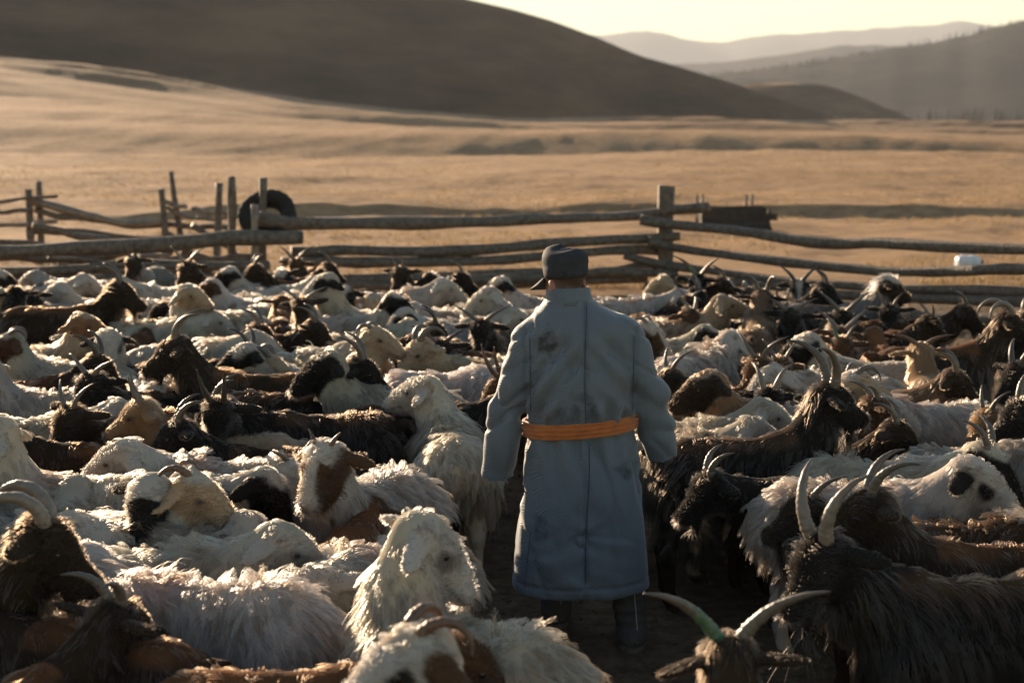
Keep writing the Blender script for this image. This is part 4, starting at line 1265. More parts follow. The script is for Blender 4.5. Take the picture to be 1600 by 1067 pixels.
# kind anchor px py heading yaw pitch neck coat horn scale options | label
#   anchor b: middle of the back, h: middle of the head; heading 0 east, 90 away from the viewer, 180 west, 270 to the viewer
FLOCK = '''
goat h 1105 1022 92 0 -8 .27 dbr wide:grey:1.08 1.05 green=1 | brown goat with one green-painted wide horn, seen from behind below the herder's boots
goat h 1262 905 172 42 -38 .22 bk long:pale:1.0 1.22 fl=1.2 | big shaggy black goat with two long pale horns, lowering its head at the front
goat b 1570 858 178 0 -25 .27 dbr back:grey:1 1.15 | dark goat with rusty spine cut off by the picture edge behind the big shaggy goat
sheep b 1490 805 5 -10 -30 .14 brw - 1.08 fl=.8 | curly brown sheep with a white rump in front of the sheep with black eye patch
goat b 1310 765 178 10 -35 .10 bk back:grey:.8 1.0 fl=.7 | smooth black goat bending its head down behind the big shaggy goat
goat h 1236 818 205 0 -15 .26 dbr thin:grey:1 0.95 | small dark goat whose thin horns stick out above the big shaggy goat
sheep h 1540 762 338 0 -32 .16 weye - 1.1 | white sheep with a black eye patch and black ears by the picture edge
sheep b 1345 696 335 -8 -38 .15 wb back:grey:.85 1.08 fl=1.15 | long-woolled white sheep with black horned head next to the black eye-patched one
sheep b 1520 690 4 0 -25 .16 wg - 1.08 | greyish white sheep standing behind the sheep with the black eye patch
goat b 1165 684 12 8 -22 .30 bk long:grey:1.05 1.24 | tall black billy goat with sweeping horns standing right beside the herder
goat h 1402 680 352 -15 -30 .24 dbr back:grey:.8 .98 | brown goat with curved horns between the billy goat and the long-backed sheep
goat h 1378 640 20 0 -20 .27 br back:pale:.75 .95 | reddish goat head just behind the billy goat's muzzle
sheep b 1455 622 176 35 -28 .20 wt curl:grey:1 1.08 dye | long-backed white sheep with pinkish dye on its withers and small curled horns
sheep b 1325 588 184 20 -30 .12 w - 1.03 | plump white sheep in front of the dark-faced one, its head hidden by a goat
sheep h 1256 555 180 0 -26 .19 wcap - 1.05 | white sheep with dark face and white crown, heading left behind two goats
goat h 1228 598 262 0 -38 .20 br thin:grey:.9 1.0 | brown goat facing the viewer just above the billy goat's back
goat h 1165 592 205 15 -30 .22 br wide:grey:.9 1.0 | brown goat with outspread horns two heads right of the herder's arm
goat h 1052 612 210 0 -28 .22 dbr thin:grey:1.1 .95 | dark goat with slim horns tucked behind the herder's forearm
sheep h 1092 622 182 8 -24 .20 wbm - 1.06 fl=1.1 | white sheep with a bushy brown head looking at the herder's sleeve
sheep b 1235 650 0 0 -25 .15 w - 1.0 | white sheep whose woolly back shows just above the billy goat's back
goat h 1200 640 255 0 -35 .20 bk back:pale:.9 1.0 | black goat with pale horns between two white sheep behind the billy goat
sheep b 1066 652 5 0 -25 .15 w - 1.0 | white sheep half hidden by the herder's elbow
sheep b 1036 672 355 0 -28 .14 w - 1.0 | white sheep squeezed between the herder's cuff and the billy goat
sheep b 704 664 97 62 -14 .22 w - 1.04 fl=1.15 legs | white sheep walking away with its rump to the viewer, at the herder's left hand
sheep b 580 738 242 6 -34 .25 wbrf stub:brown:1 1.06 fl=1.15 | white sheep with brown-sided white-blazed face, facing the viewer
sheep b 728 962 145 -132 -46 .28 wgp - 1.12 fl=1.05 dye | large white sheep in front of the herder, turning its patched face back
sheep b 585 828 238 20 -50 .06 w - 1.06 dye fl=1.1 | curly white sheep with pinkish back behind the one turning its head
sheep h 632 1068 158 48 -24 .27 wep curl:brown:1 1.12 | white-faced sheep with black eye patch and brown horn peeking up at the bottom edge
goat b 430 1046 5 0 -30 .15 br - 1.05 fl=.8 | brown curly back at the bottom edge between two white sheep
sheep b 318 905 176 -75 -45 .10 w - 1.14 fl=1.3 dye | long-haired white sheep with pink-dyed shoulder in the front row
goat h 222 975 52 0 -22 .22 dbr back:grey:.85 1.0 | small brown goat looking away with one bright horn tip below the long-haired sheep
goat h 105 885 8 -6 -34 .28 dbr ram:pale:.95 1.25 | big bearded goat with a thick pale curled horn at the left edge
goat b 150 1018 160 0 -25 .16 dbr - 1.05 | dark goat with a glowing rusty back below the bearded goat
sheep b 265 836 0 0 -30 .13 w - 1.05 | white sheep directly behind the long-haired sheep in the front row
sheep b 335 800 184 0 -30 .10 w - 1.05 fl=1.15 | very curly white sheep below the tan-headed horned one
sheep h 335 785 356 -12 -28 .20 wt curl:brown:1 1.05 | white sheep with tan head, brown horn and brown neck wool, looking right
sheep h 178 797 264 0 -34 .19 wcap - 1.05 | sheep with dark brown face and white forelock, facing the viewer
sheep b 108 805 92 0 -25 .14 w - .95 | white sheep mostly hidden behind the bearded goat's horn
sheep b 8 772 112 0 -25 .15 w - 1.0 | white sheep rump cut by the left picture edge
sheep b 140 738 180 0 -18 .28 w - 1.10 dye fl=1.1 | big white sheep with a red dye mark on its shoulder at the left edge
sheep b 345 722 182 0 -25 .13 w - 1.08 dye fl=1.1 | white sheep with reddish shoulder in front of the goat with two upright horns
goat b 185 710 178 0 -30 .12 dbr - .98 fl=.8 | dark brown goat back behind the big red-marked sheep
sheep h 428 800 350 -10 -55 .10 wb - 1.0 | white sheep with smooth black head bowed beside the curly sheep
goat h 458 770 340 -10 -50 .15 dbr side:grey:.8 .92 | dark goat with bowed head and short horns beside the white-blazed sheep
sheep b 440 838 115 0 -25 .12 w - .98 | white sheep rump below the bowed black head
goat b 505 842 80 0 -25 .12 rust - .85 | rusty brown goat glimpsed in the gap below the white-blazed sheep
goat h 335 682 268 0 -40 .26 bk up:dark:1.25 1.05 hornsplay | black goat facing the viewer with two upright outcurved horns
goat h 258 692 182 14 -26 .22 bk back:dark:.9 1.0 | black goat facing left in front of the tan goat
goat h 208 655 182 6 -24 .27 tan up:grey:.85 1.0 | tan goat with upright horns and pricked ears facing left
goat h 98 672 240 0 -36 .22 dbr thin:grey:1 1.0 | brown goat with spread horns behind the big red-marked sheep
goat b 400 588 180 4 -26 .28 dbr back:pale:1.1 1.26 | large dark brown goat with broad back and swept horns behind the tan goat
goat b 505 652 182 0 -30 .15 bk back:grey:.8 1.14 | black goat with sunlit rump between the tan goat and the walking sheep
goat b 640 650 4 0 -30 .15 bk back:grey:.8 1.1 | black goat standing behind the walking sheep
goat h 597 588 8 -14 -30 .27 bk back:grey:1 1.08 | black goat with swept horns and raised head, looking right
sheep h 482 582 180 6 -28 .22 wb - 1.10 fl=1.2 | sheep with big black head and shaggy white mane, looking left
sheep b 690 578 2 0 -30 .12 w - 1.10 | white sheep with a long bare back just left of the herder's shoulder
goat h 768 622 215 0 -28 .22 br up:brown:1.2 1.0 | brown goat with upright horns at the herder's left elbow
goat h 132 618 236 0 -34 .24 bk side:grey:.9 1.05 | black goat with horns pointing right, beside the small left-facing white sheep
sheep b 78 608 180 4 -12 .24 w - .98 | small white sheep with raised head facing left behind the red-marked one
sheep b 40 648 6 0 -25 .12 w - 1.0 | white sheep back low at the left edge behind the red-marked sheep
goat h 168 590 2 -12 -32 .22 dbr back:dark:.95 1.08 | dark brown goat facing right in front of the bald-faced sheep
sheep h 180 558 288 0 -42 .20 weye - 1.02 | sheep with white forehead and black cheeks seen from above
sheep b 268 540 4 0 -28 .12 w - 1.08 fl=1.1 | fluffy white sheep behind the large dark brown goat
sheep b 210 590 300 0 -30 .10 w - .95 | white sheep flank between the dark goat and the large brown goat
sheep h 10 548 196 0 -22 .22 wbr curl:grey:1 1.0 | brown-faced sheep with a curled horn at the left edge
sheep h 160 515 358 -6 -20 .24 cbr - 1.05 fl=1.1 | sheep with brown face and golden mane looking right
goat b 88 484 4 0 -26 .26 dbr back:grey:1 1.25 | huge dark brown goat behind the golden-maned sheep
goat b 2 490 92 0 -25 .25 bk - 1.05 | black goat rump at the left edge behind the brown-faced sheep
sheep b 104 540 100 0 -25 .12 w - .92 | round white rump under the golden-maned sheep's chin
sheep b 360 486 182 150 -16 .25 wt - 1.06 | white sheep with tan face turning its head back right over its flank
sheep b 232 500 4 0 -25 .12 w - .98 | white sheep behind the fluffy one, next to the tan-faced turning sheep
sheep h 205 452 0 -8 -24 .22 wbr - 1.0 | white sheep with bushy reddish-brown head looking right
sheep h 195 478 356 0 -28 .18 wcap - .98 | sheep with round black face and white topknot below the reddish-brown head
goat h 243 500 190 20 -30 .20 bk - .95 | small black hornless goat in front of the tan-faced turning sheep
goat b 215 525 85 0 -25 .15 br - .80 | brown curly kid between the golden-maned sheep and the fluffy sheep
sheep h 360 568 184 10 -26 .18 wcap - 1.05 | sheep with black face and shaggy white crown behind the large brown goat
goat h 395 572 355 -20 -34 .20 bk back:dark:.9 .95 | black goat with a glinting curved horn next to the shaggy-crowned sheep
sheep h 442 582 352 -10 -28 .18 cream ram:grey:.7 .95 | cream sheep with ringed horn nestling against the big black-headed sheep
sheep b 445 545 4 0 -28 .12 w - 1.05 fl=1.1 | curly white sheep with low long back behind the cream horned one
goat h 418 538 12 -20 -30 .22 dbr back:grey:.9 1.0 | dark goat with a slender horn just past the tan-faced turning sheep
goat h 505 532 5 -12 -30 .20 dbr back:grey:.85 1.0 | dark goat with pale cheek behind the sheep with the big black head
sheep b 545 520 24 0 -28 .12 w - .98 | white sheep flank beside the cream curly-headed sheep
sheep h 602 535 12 -30 -18 .24 cream curl:grey:.9 1.0 fl=1.15 | cream curly-headed sheep with a small horn looking past its neighbour
sheep h 645 556 196 20 -36 .18 cream ram:grey:.85 1.0 | cream sheep with a big ridged curved horn, head bowed left
sheep h 620 512 188 10 -36 .15 weye - .98 | white sheep with dark eye patch bowing its head left
sheep h 628 484 356 -12 -26 .20 wb - 1.04 fl=1.15 | sheep with jet-black head and bright mane looking right
sheep h 576 487 266 0 -40 .18 wt - .95 | small tan-faced sheep facing the viewer beside the jet-black head
goat b 545 492 50 0 -25 .18 br - .95 | brown back wedged below the black-and-white face
goat h 476 495 266 0 -38 .24 dbr side:pale:.9 1.05 | brown goat facing the viewer with one horn raised left of the tall-necked sheep
goat b 425 498 96 0 -25 .18 br - .98 | reddish-brown goat rump below the stacked white backs
sheep h 492 450 182 14 -24 .29 weye - 1.08 | tall-necked white sheep with black eye patch looking left
sheep h 541 472 266 0 -40 .20 wbf - 1.0 | sheep facing the viewer with black-and-white striped face
sheep b 605 450 2 0 -25 .14 w - 1.08 | white sheep with spiky sunlit back near the back fence
sheep b 690 480 0 0 -25 .12 w - .98 | white sheep back just right of the jet-black head
sheep b 735 484 180 0 -25 .12 w - .98 | white sheep with flat back in front of the woolly-faced sheep
sheep b 705 500 4 0 -25 .12 w - 1.0 | white sheep low back nearest the herder's shoulder on the left side
sheep h 748 475 182 12 -26 .21 w - 1.06 fl=1.1 | all-white woolly-faced sheep behind the herder's left shoulder
goat h 746 524 262 0 -40 .22 bk side:grey:1 1.05 | black goat facing the viewer with horns spread flat near the herder's upper arm
goat h 692 532 16 -12 -32 .20 dbr back:dark:.9 1.0 | brown goat with curved dark horn behind the long-backed white sheep
goat h 706 566 264 0 -42 .18 bk side:dark:1 .98 | small black goat facing the viewer with level horns above the long-backed sheep
goat b 775 552 170 0 -30 .12 br - .95 | brown goat back touching the herder's upper sleeve
goat h 205 418 262 0 -36 .26 grey up:dark:1.2 1.0 | grey goat with two tall upright horns against the left rails
sheep b 58 442 0 0 -25 .14 w - 1.0 | sunlit white sheep back along the left rails
sheep b 128 440 180 0 -25 .14 wg - 1.0 | greyish sheep back below the upright-horned grey goat
sheep h 12 442 2 0 -25 .18 wcap - 1.0 | dark-headed sheep with white topknot in the far left corner
sheep h 10 468 356 0 -25 .20 wt - 1.0 | pale-faced sheep at the left edge, one row behind the huge brown goat
goat h 42 474 270 0 -38 .22 bk stub:dark:1 .98 | black goat face peering over the huge brown goat's rump
sheep h 80 462 180 12 -26 .19 w - .96 | white-faced sheep behind the huge brown goat's back
goat h 288 432 248 0 -34 .26 dbr wide:pale:.8 1.08 | dark brown goat with sunlit spread horns under the short stakes
sheep h 318 460 182 8 -30 .20 wbr - 1.0 | white sheep with brown profile looking left, second row from the fence
sheep h 348 436 182 12 -26 .20 wcap - .98 | white-crowned black-faced sheep behind the brown profile
sheep h 330 474 4 0 -30 .14 wt - .90 | little tan-faced sheep under the brown profile
sheep b 415 446 2 0 -25 .14 w - 1.0 | farthest of the three stacked sunlit white backs near the tyre
sheep b 425 460 0 0 -25 .12 w - 1.0 | middle one of the three stacked sunlit white backs near the tyre
sheep b 438 478 2 0 -25 .12 w - 1.0 | closest of the three stacked sunlit white backs near the tyre
goat h 388 430 205 0 -30 .26 dbr back:grey:.8 1.02 | dark goat at the fence right below the tyre
goat h 462 424 262 0 -34 .25 br wide:grey:.8 .98 | brown goat at the log rails just right of the tyre
goat h 430 442 255 0 -38 .20 bkc - .95 | black kid with white crown in front of the goats by the tyre
goat h 528 428 4 0 -30 .25 dbr back:grey:.85 1.0 | dark goat against the log rails behind the spiky-backed sheep
goat h 622 436 252 0 -34 .27 dbr up:pale:.8 1.05 | brown goat with a bright upright horn against the log rails
goat h 684 446 352 -14 -30 .25 bkw - 1.0 | black goat with white blaze next to the bright-horned brown one
goat h 732 440 4 0 -28 .26 bk back:grey:.8 1.02 | black goat with raised head left of the herder's cap
sheep h 770 456 182 8 -28 .20 wcap - .98 | black-faced sheep with white crown right beside the herder's cap
sheep b 240 462 0 0 -25 .12 w - 1.0 | white sheep back behind the round black face
sheep b 268 446 176 0 -25 .12 w - 1.0 | white sheep back below the goat with sunlit spread horns
sheep b 28 368 2 0 -25 .12 w - 1.05 | lone white sheep outside the pen behind the left rails
sheep b 978 466 0 0 -25 .12 w - 1.02 | white sheep behind the herder's right shoulder
sheep h 1016 456 200 0 -26 .20 cream - .98 | cream-headed sheep below the tall square post
goat h 1044 466 220 0 -34 .22 bk stub:grey:1 .98 | black goat beside the cream-headed sheep below the tall post
goat h 1086 442 66 0 -20 .27 bk wide:brown:1 1.05 green=1 | black goat looking away with one green and one reddish horn by the tall post
goat h 1138 456 2 0 -30 .24 dbrw back:grey:.8 1.02 | black-and-white goat next to the goat with the green horn
goat h 1062 484 232 0 -34 .20 dbr side:pale:.7 .95 | dark goat with a shiny horn tip behind the cream-backed sheep
sheep b 1045 494 2 0 -10 .22 cream - 1.02 | cream-backed sheep with raised head looking right past the herder's shoulder
goat h 1125 478 340 0 -36 .20 bk back:grey:.8 .98 | black goat just behind the raised head of the cream-backed sheep
goat b 1180 508 78 -10 -20 .27 brb back:grey:1.05 1.16 | stout brown goat with grey-brown shaggy back and ringed horns, seen from behind
goat h 1100 510 300 0 -36 .20 br back:pale:.7 .95 | small reddish goat between the cream-backed sheep and the stout brown goat
sheep h 1024 532 330 0 -34 .22 wbrf curl:pale:.9 1.0 | brown-and-white faced sheep with pale horn touching the herder's right shoulder
sheep b 1082 548 52 0 -25 .12 w - 1.06 fl=1.15 | fluffy white sheep rump right of the herder's upper arm
sheep h 1118 536 352 0 -32 .15 wb - 1.0 | black-headed sheep pressed against the fluffy white rump
goat h 1170 474 250 0 -34 .22 brb curl:pale:1.1 1.0 | brown goat with curled pale horn behind the stout brown goat
goat h 1240 462 264 0 -36 .25 bkw wide:dark:.8 1.05 | black goat with a bright white blaze facing the viewer near the right rails
goat h 1305 466 4 0 -30 .26 bk back:grey:.8 1.12 | sleek black goat next to the white-blazed one at the right rails
goat h 1246 508 258 0 -38 .22 bk side:grey:.9 1.05 | black goat facing the viewer below the white-blazed one
goat h 1318 506 262 0 -38 .22 bk wide:grey:.9 1.05 | black goat with grey horns spread in a V below the sleek black one
goat h 1410 462 2 0 -24 .30 brg - 1.18 fl=1.3 | shaggy grey-maned billy goat with raised head in profile at the right rails
goat h 1352 542 276 0 -40 .20 br wide:pale:.85 1.0 | brown goat with spread horns behind the dark-faced white sheep
goat h 1302 552 250 0 -36 .20 br thin:grey:1 .95 green=-1 | brown goat with a greenish horn behind the dark-faced white sheep's crown
goat b 1375 545 92 0 -25 .18 rust - .92 | orange-brown goat rump left of the pale tan goat
goat h 1418 552 90 0 -5 .28 tan side:brown:.9 1.0 | pale tan goat looking away with reddish horns spread wide
goat b 1465 545 4 0 -28 .28 dbr ram:pale:.85 1.24 | burly dark brown goat with thick pale curled horn near the right edge
goat h 1508 498 350 0 -30 .22 dbr back:grey:.9 1.0 | dark goat behind the burly goat's shoulders
goat h 1590 548 230 0 -34 .24 bk back:grey:.9 1.05 | black goat at the right edge facing the burly goat
goat h 1508 606 352 -10 -32 .22 brb back:grey:.9 1.0 | brown goat with pale mane tuft above the long-backed sheep
sheep b 1468 600 95 0 -25 .10 w - .82 | small white lamb with spiky tail tuft behind the long-backed sheep
goat h 1578 602 215 0 -32 .23 bk back:dark:1 1.0 | black goat in the horn cluster at the right edge, rear one
goat h 1550 652 184 10 -26 .25 bk back:grey:1 1.05 | black goat facing left in the horn cluster at the right edge
goat h 1556 692 205 0 -36 .18 tan thin:grey:.9 .95 | tan goat with thin horns below the horn cluster
goat h 1596 664 200 0 -30 .23 bk back:pale:1 1.05 | black goat half outside the right edge, front one of the horn cluster
goat h 1380 505 250 0 -36 .20 bk thin:brown:.9 .98 | black goat below the grey-maned billy goat's chest
goat h 1455 515 20 0 -30 .20 dbr thin:grey:.9 .95 | dark goat between the grey-maned billy and the burly goat
goat h 1285 484 330 0 -36 .20 bk back:grey:.8 .98 | black goat between the white-blazed goat and the V-horned one
goat h 1205 486 20 0 -32 .20 bk thin:grey:.9 1.0 | black goat behind the stout brown goat's neck
goat h 1590 506 190 0 -30 .24 dbr back:pale:.9 1.0 | dark goat cut by the right edge next to the rails'''

def parse_flock():
    out = []
    for i, line in enumerate(x for x in FLOCK.strip().splitlines() if x.strip()):
        a, label = line.split('|')
        t = a.split()
        s = dict(k=t[0], anchor=t[1], px=float(t[2]), py=float(t[3]), hd=float(t[4]), yaw=float(t[5]), pitch=float(t[6]), neck=float(t[7]) * (0.80 if t[0] == 'goat' else (1.08 if t[1] == 'h' else 1.0)), coat=t[8],
                 horn=None, scale=1 + (float(t[10]) - 1) * (0.55 if t[0] == 'goat' else 0.7), label=label.strip(), seed=1000 + i * 37, fleece=1.0, dye=False)
        if t[9] != '-':
            hk, hc, hl = t[9].split(':')
            s['horn'] = (hk, hc, float(hl))
        for o in t[11:]:
            if o.startswith('fl='): s['fleece'] = float(o[3:])
            if o == 'dye': s['dye'] = True
            if o.startswith('green='): s['green'] = int(o[6:])
        if s['k'] == 'goat' and s['hd'] is not None: pass
        out.append(s)
    return out

def ray_z(px, py, zfun):
    p = at_z(px, py, zfun)
    return p

SPECS = parse_flock()
import time as _time
_t0 = _time.time()
# first find where each animal stands (cheap: positions follow from its own proportions), then keep bodies from running into each other
for s in SPECS:
    sheep = s['k'] == 'sheep'
    zc = 0.538 if sheep else 0.540
    rb = 0.129 if sheep else 0.124
    sc = s['scale']
    ca, sa = math.cos(R(s['hd'])), math.sin(R(s['hd']))
    if s['anchor'] == 'b':
        z = (zc + rb + (0.055 if sheep else 0.03)) * sc
        p = at_z(s['px'], s['py'], z)
        s['x'], s['y'] = p[0], p[1]
    else:
        nl = 0.27 if sheep else 0.29
        ny = R(s['yaw'] * 0.55)
        hor = math.sqrt(max(nl * nl - s['neck'] ** 2, 0.01))
        hx, hy, hz = 0.31 * (0.69 if sheep else 0.72) + hor * math.cos(ny), hor * math.sin(ny), zc + 0.055 + s['neck']
        yw, pt = R(s['yaw']), R(s['pitch'])
        hx += 0.10 * math.cos(yw) * math.cos(pt); hy += 0.10 * math.sin(yw) * math.cos(pt); hz += 0.10 * math.sin(pt)
        p = at_z(s['px'], s['py'], hz * sc)
        s['x'] = p[0] - (hx * ca - hy * sa) * sc
        s['y'] = p[1] - (hx * sa + hy * ca) * sc
    s['x0'], s['y0'] = s['x'], s['y']
MAN_XY = (0.28, 6.42)
def discs(s):
    ca, sa = math.cos(R(s['hd'])), math.sin(R(s['hd']))
    sc = s['scale']
    return [(s['x'] + u * sc * ca, s['y'] + u * sc * sa, r * sc) for u, r in ((-0.25, 0.13), (-0.08, 0.14), (0.08, 0.14), (0.24, 0.12))]
for it in range(60):
    mv = [[0.0, 0.0] for _ in SPECS]
    D = [discs(s) for s in SPECS]
    for i in range(len(SPECS)):
        for j in range(i + 1, len(SPECS)):
            if abs(SPECS[i]['x'] - SPECS[j]['x']) > 1.5 or abs(SPECS[i]['y'] - SPECS[j]['y']) > 1.5: continue
            for (ax, ay, ar) in D[i]:
                for (bx, by, br) in D[j]:
                    dx, dy = bx - ax, by - ay
                    d = math.hypot(dx, dy) + 1e-6
                    o = ar + br - d
                    if o > 0:
                        # mostly along the line of sight so that each stays where it shows
                        ux, uy = dx / d * 0.35, dy / d
                        mv[i][0] -= ux * o * 0.10; mv[i][1] -= uy * o * 0.10
                        mv[j][0] += ux * o * 0.10; mv[j][1] += uy * o * 0.10
    for k, s in enumerate(SPECS):
        for (ax, ay, ar) in D[k]:
            dx, dy = ax - MAN_XY[0], ay - MAN_XY[1]
            d = math.hypot(dx, dy); o = ar + 0.26 - d
            if o > 0:
                mv[k][0] += dx / d * o * 0.2; mv[k][1] += dy / d * o * 0.2
        mx = max(-0.06, min(0.06, mv[k][0])); my = max(-0.10, min(0.10, mv[k][1]))
        s['x'] += mx + 0.04 * (s['x0'] - s['x']); s['y'] += my + 0.04 * (s['y0'] - s['y'])
        # stay inside the rails
        if s['y0'] < 21:
            px = 800 + FPX * s['x'] / max(s['y'], 1)
            s['y'] = min(s['y'], fdepth(px) - 0.45)
for s in SPECS:
    s['z'] = float(terrain(np.array([s['x']]), np.array([s['y']]))[0])
    s['lod'] = 0 if s['y'] < 8.6 else (1 if s['y'] < 12.5 else 2)
    s['A'] = make_animal(s['k'], s['coat'], s['horn'], s['seed'], s['lod'], s['yaw'], s['pitch'], s['scale'], s['neck'], s['fleece'], s['dye'])
    build_animal(s)
    del s['A']
print('flock', len(SPECS), round(_time.time() - _t0, 1), 's')
# ================================================================== the herder
MX, MY = MAN_XY
def W(px, py, dy=0.0):
    p = at_y(px, py, MY + dy)
    return np.array([p[0] - MX, p[1] - MY, p[2]])

def cloth_material():
    m, n, l = new_mat('brocade_cloth')
    out = N(n, 'OutputMaterial'); b = N(n, 'BsdfPrincipled')
    b.inputs['Roughness'].default_value = 0.62
    b.inputs['Specular IOR Level'].default_value = 0.35
    b.inputs['Sheen Weight'].default_value = 0.35
    b.inputs['Sheen Roughness'].default_value = 0.4
    tc = N(n, 'TexCoord'); sp = N(n, 'SeparateXYZ'); l.new(tc.outputs['Object'], sp.inputs[0])
    def mth(op, a, bb=None, c=None):
        q = N(n, 'Math', operation=op)
        for i, v in enumerate((a, bb, c)):
            if v is None: continue
            if isinstance(v, (int, float)): q.inputs[i].default_value = v
            else: l.new(v, q.inputs[i])
        return q.outputs[0]
    # woven zig-zag: stripes that change direction in blocks
    ax = mth('ADD', sp.outputs['X'], mth('MULTIPLY', sp.outputs['Y'], 0.6))
    zig = mth('PINGPONG', ax, 0.024)
    zag = mth('PINGPONG', sp.outputs['Z'], 0.037)
    ph = mth('MULTIPLY', mth('ADD', zig, mth('ADD', sp.outputs['Z'], mth('MULTIPLY', zag, 0.35))), 6.2832 / 0.0105)
    st = mth('MULTIPLY_ADD', mth('SINE', ph), 0.5, 0.5)
    nz = N(n, 'TexNoise'); nz.inputs['Scale'].default_value = 5.0; nz.inputs['Detail'].default_value = 7; nz.inputs['Roughness'].default_value = 0.65
    l.new(tc.outputs['Object'], nz.inputs['Vector'])
    dirt = N(n, 'ValToRGB'); dirt.color_ramp.elements[0].position = 0.52; dirt.color_ramp.elements[1].position = 0.78
    l.new(nz.outputs['Fac'], dirt.inputs[0])
    c1 = N(n, 'Mix', data_type='RGBA'); c1.inputs[6].default_value = (0.098, 0.118, 0.140, 1); c1.inputs[7].default_value = (0.140, 0.163, 0.190, 1)
    l.new(st, c1.inputs[0])
    c2 = N(n, 'Mix', data_type='RGBA'); c2.inputs[7].default_value = (0.085, 0.077, 0.070, 1)
    l.new(mth('MULTIPLY', dirt.outputs[0], 0.75), c2.inputs[0]); l.new(c1.outputs[2], c2.inputs[6])
    # a few dark smears on the upper back and hip
    src = c2.outputs[2]
    for (sx, sz, rx, rz, am) in ((-0.135, 1.33, 0.045, 0.09, 0.9), (0.19, 0.83, 0.06, 0.06, 0.8), (-0.16, 0.57, 0.05, 0.08, 0.7), (0.0, 1.07, 0.09, 0.09, 0.55)):
        dx = mth('DIVIDE', mth('SUBTRACT', sp.outputs['X'], sx), rx)
        dz = mth('DIVIDE', mth('SUBTRACT', sp.outputs['Z'], sz), rz)
        d2 = mth('ADD', mth('MULTIPLY', dx, dx), mth('MULTIPLY', dz, dz))
        n2 = N(n, 'TexNoise'); n2.inputs['Scale'].default_value = 26; n2.inputs['Detail'].default_value = 5
        l.new(tc.outputs['Object'], n2.inputs['Vector'])
        mr = N(n, 'MapRange'); mr.inputs['From Min'].default_value = 1.0; mr.inputs['From Max'].default_value = 0.0
        l.new(mth('ADD', d2, mth('MULTIPLY', mth('SUBTRACT', n2.outputs['Fac'], 0.42), 4.0)), mr.inputs['Value'])
        cx = N(n, 'Mix', data_type='RGBA'); cx.inputs[7].default_value = (0.022, 0.022, 0.025, 1)
        l.new(mth('MULTIPLY', mr.outputs['Result'], am), cx.inputs[0]); l.new(src, cx.inputs[6])
        src = cx.outputs[2]
    l.new(src, b.inputs['Base Color'])
    bp = N(n, 'Bump'); bp.inputs['Strength'].default_value = 0.45; bp.inputs['Distance'].default_value = 0.002
    l.new(st, bp.inputs['Height'])
    b2 = N(n, 'Bump'); b2.inputs['Strength'].default_value = 0.35; b2.inputs['Distance'].default_value = 0.012
    n3 = N(n, 'TexNoise'); n3.inputs['Scale'].default_value = 13; n3.inputs['Detail'].default_value = 4; n3.inputs['Distortion'].default_value = 0.8
    l.new(tc.outputs['Object'], n3.inputs['Vector']); l.new(n3.outputs['Fac'], b2.inputs['Height'])
    l.new(bp.outputs[0], b2.inputs['Normal']); l.new(b2.outputs[0], b.inputs['Normal'])
    l.new(b.outputs[0], out.inputs[0])
    return m

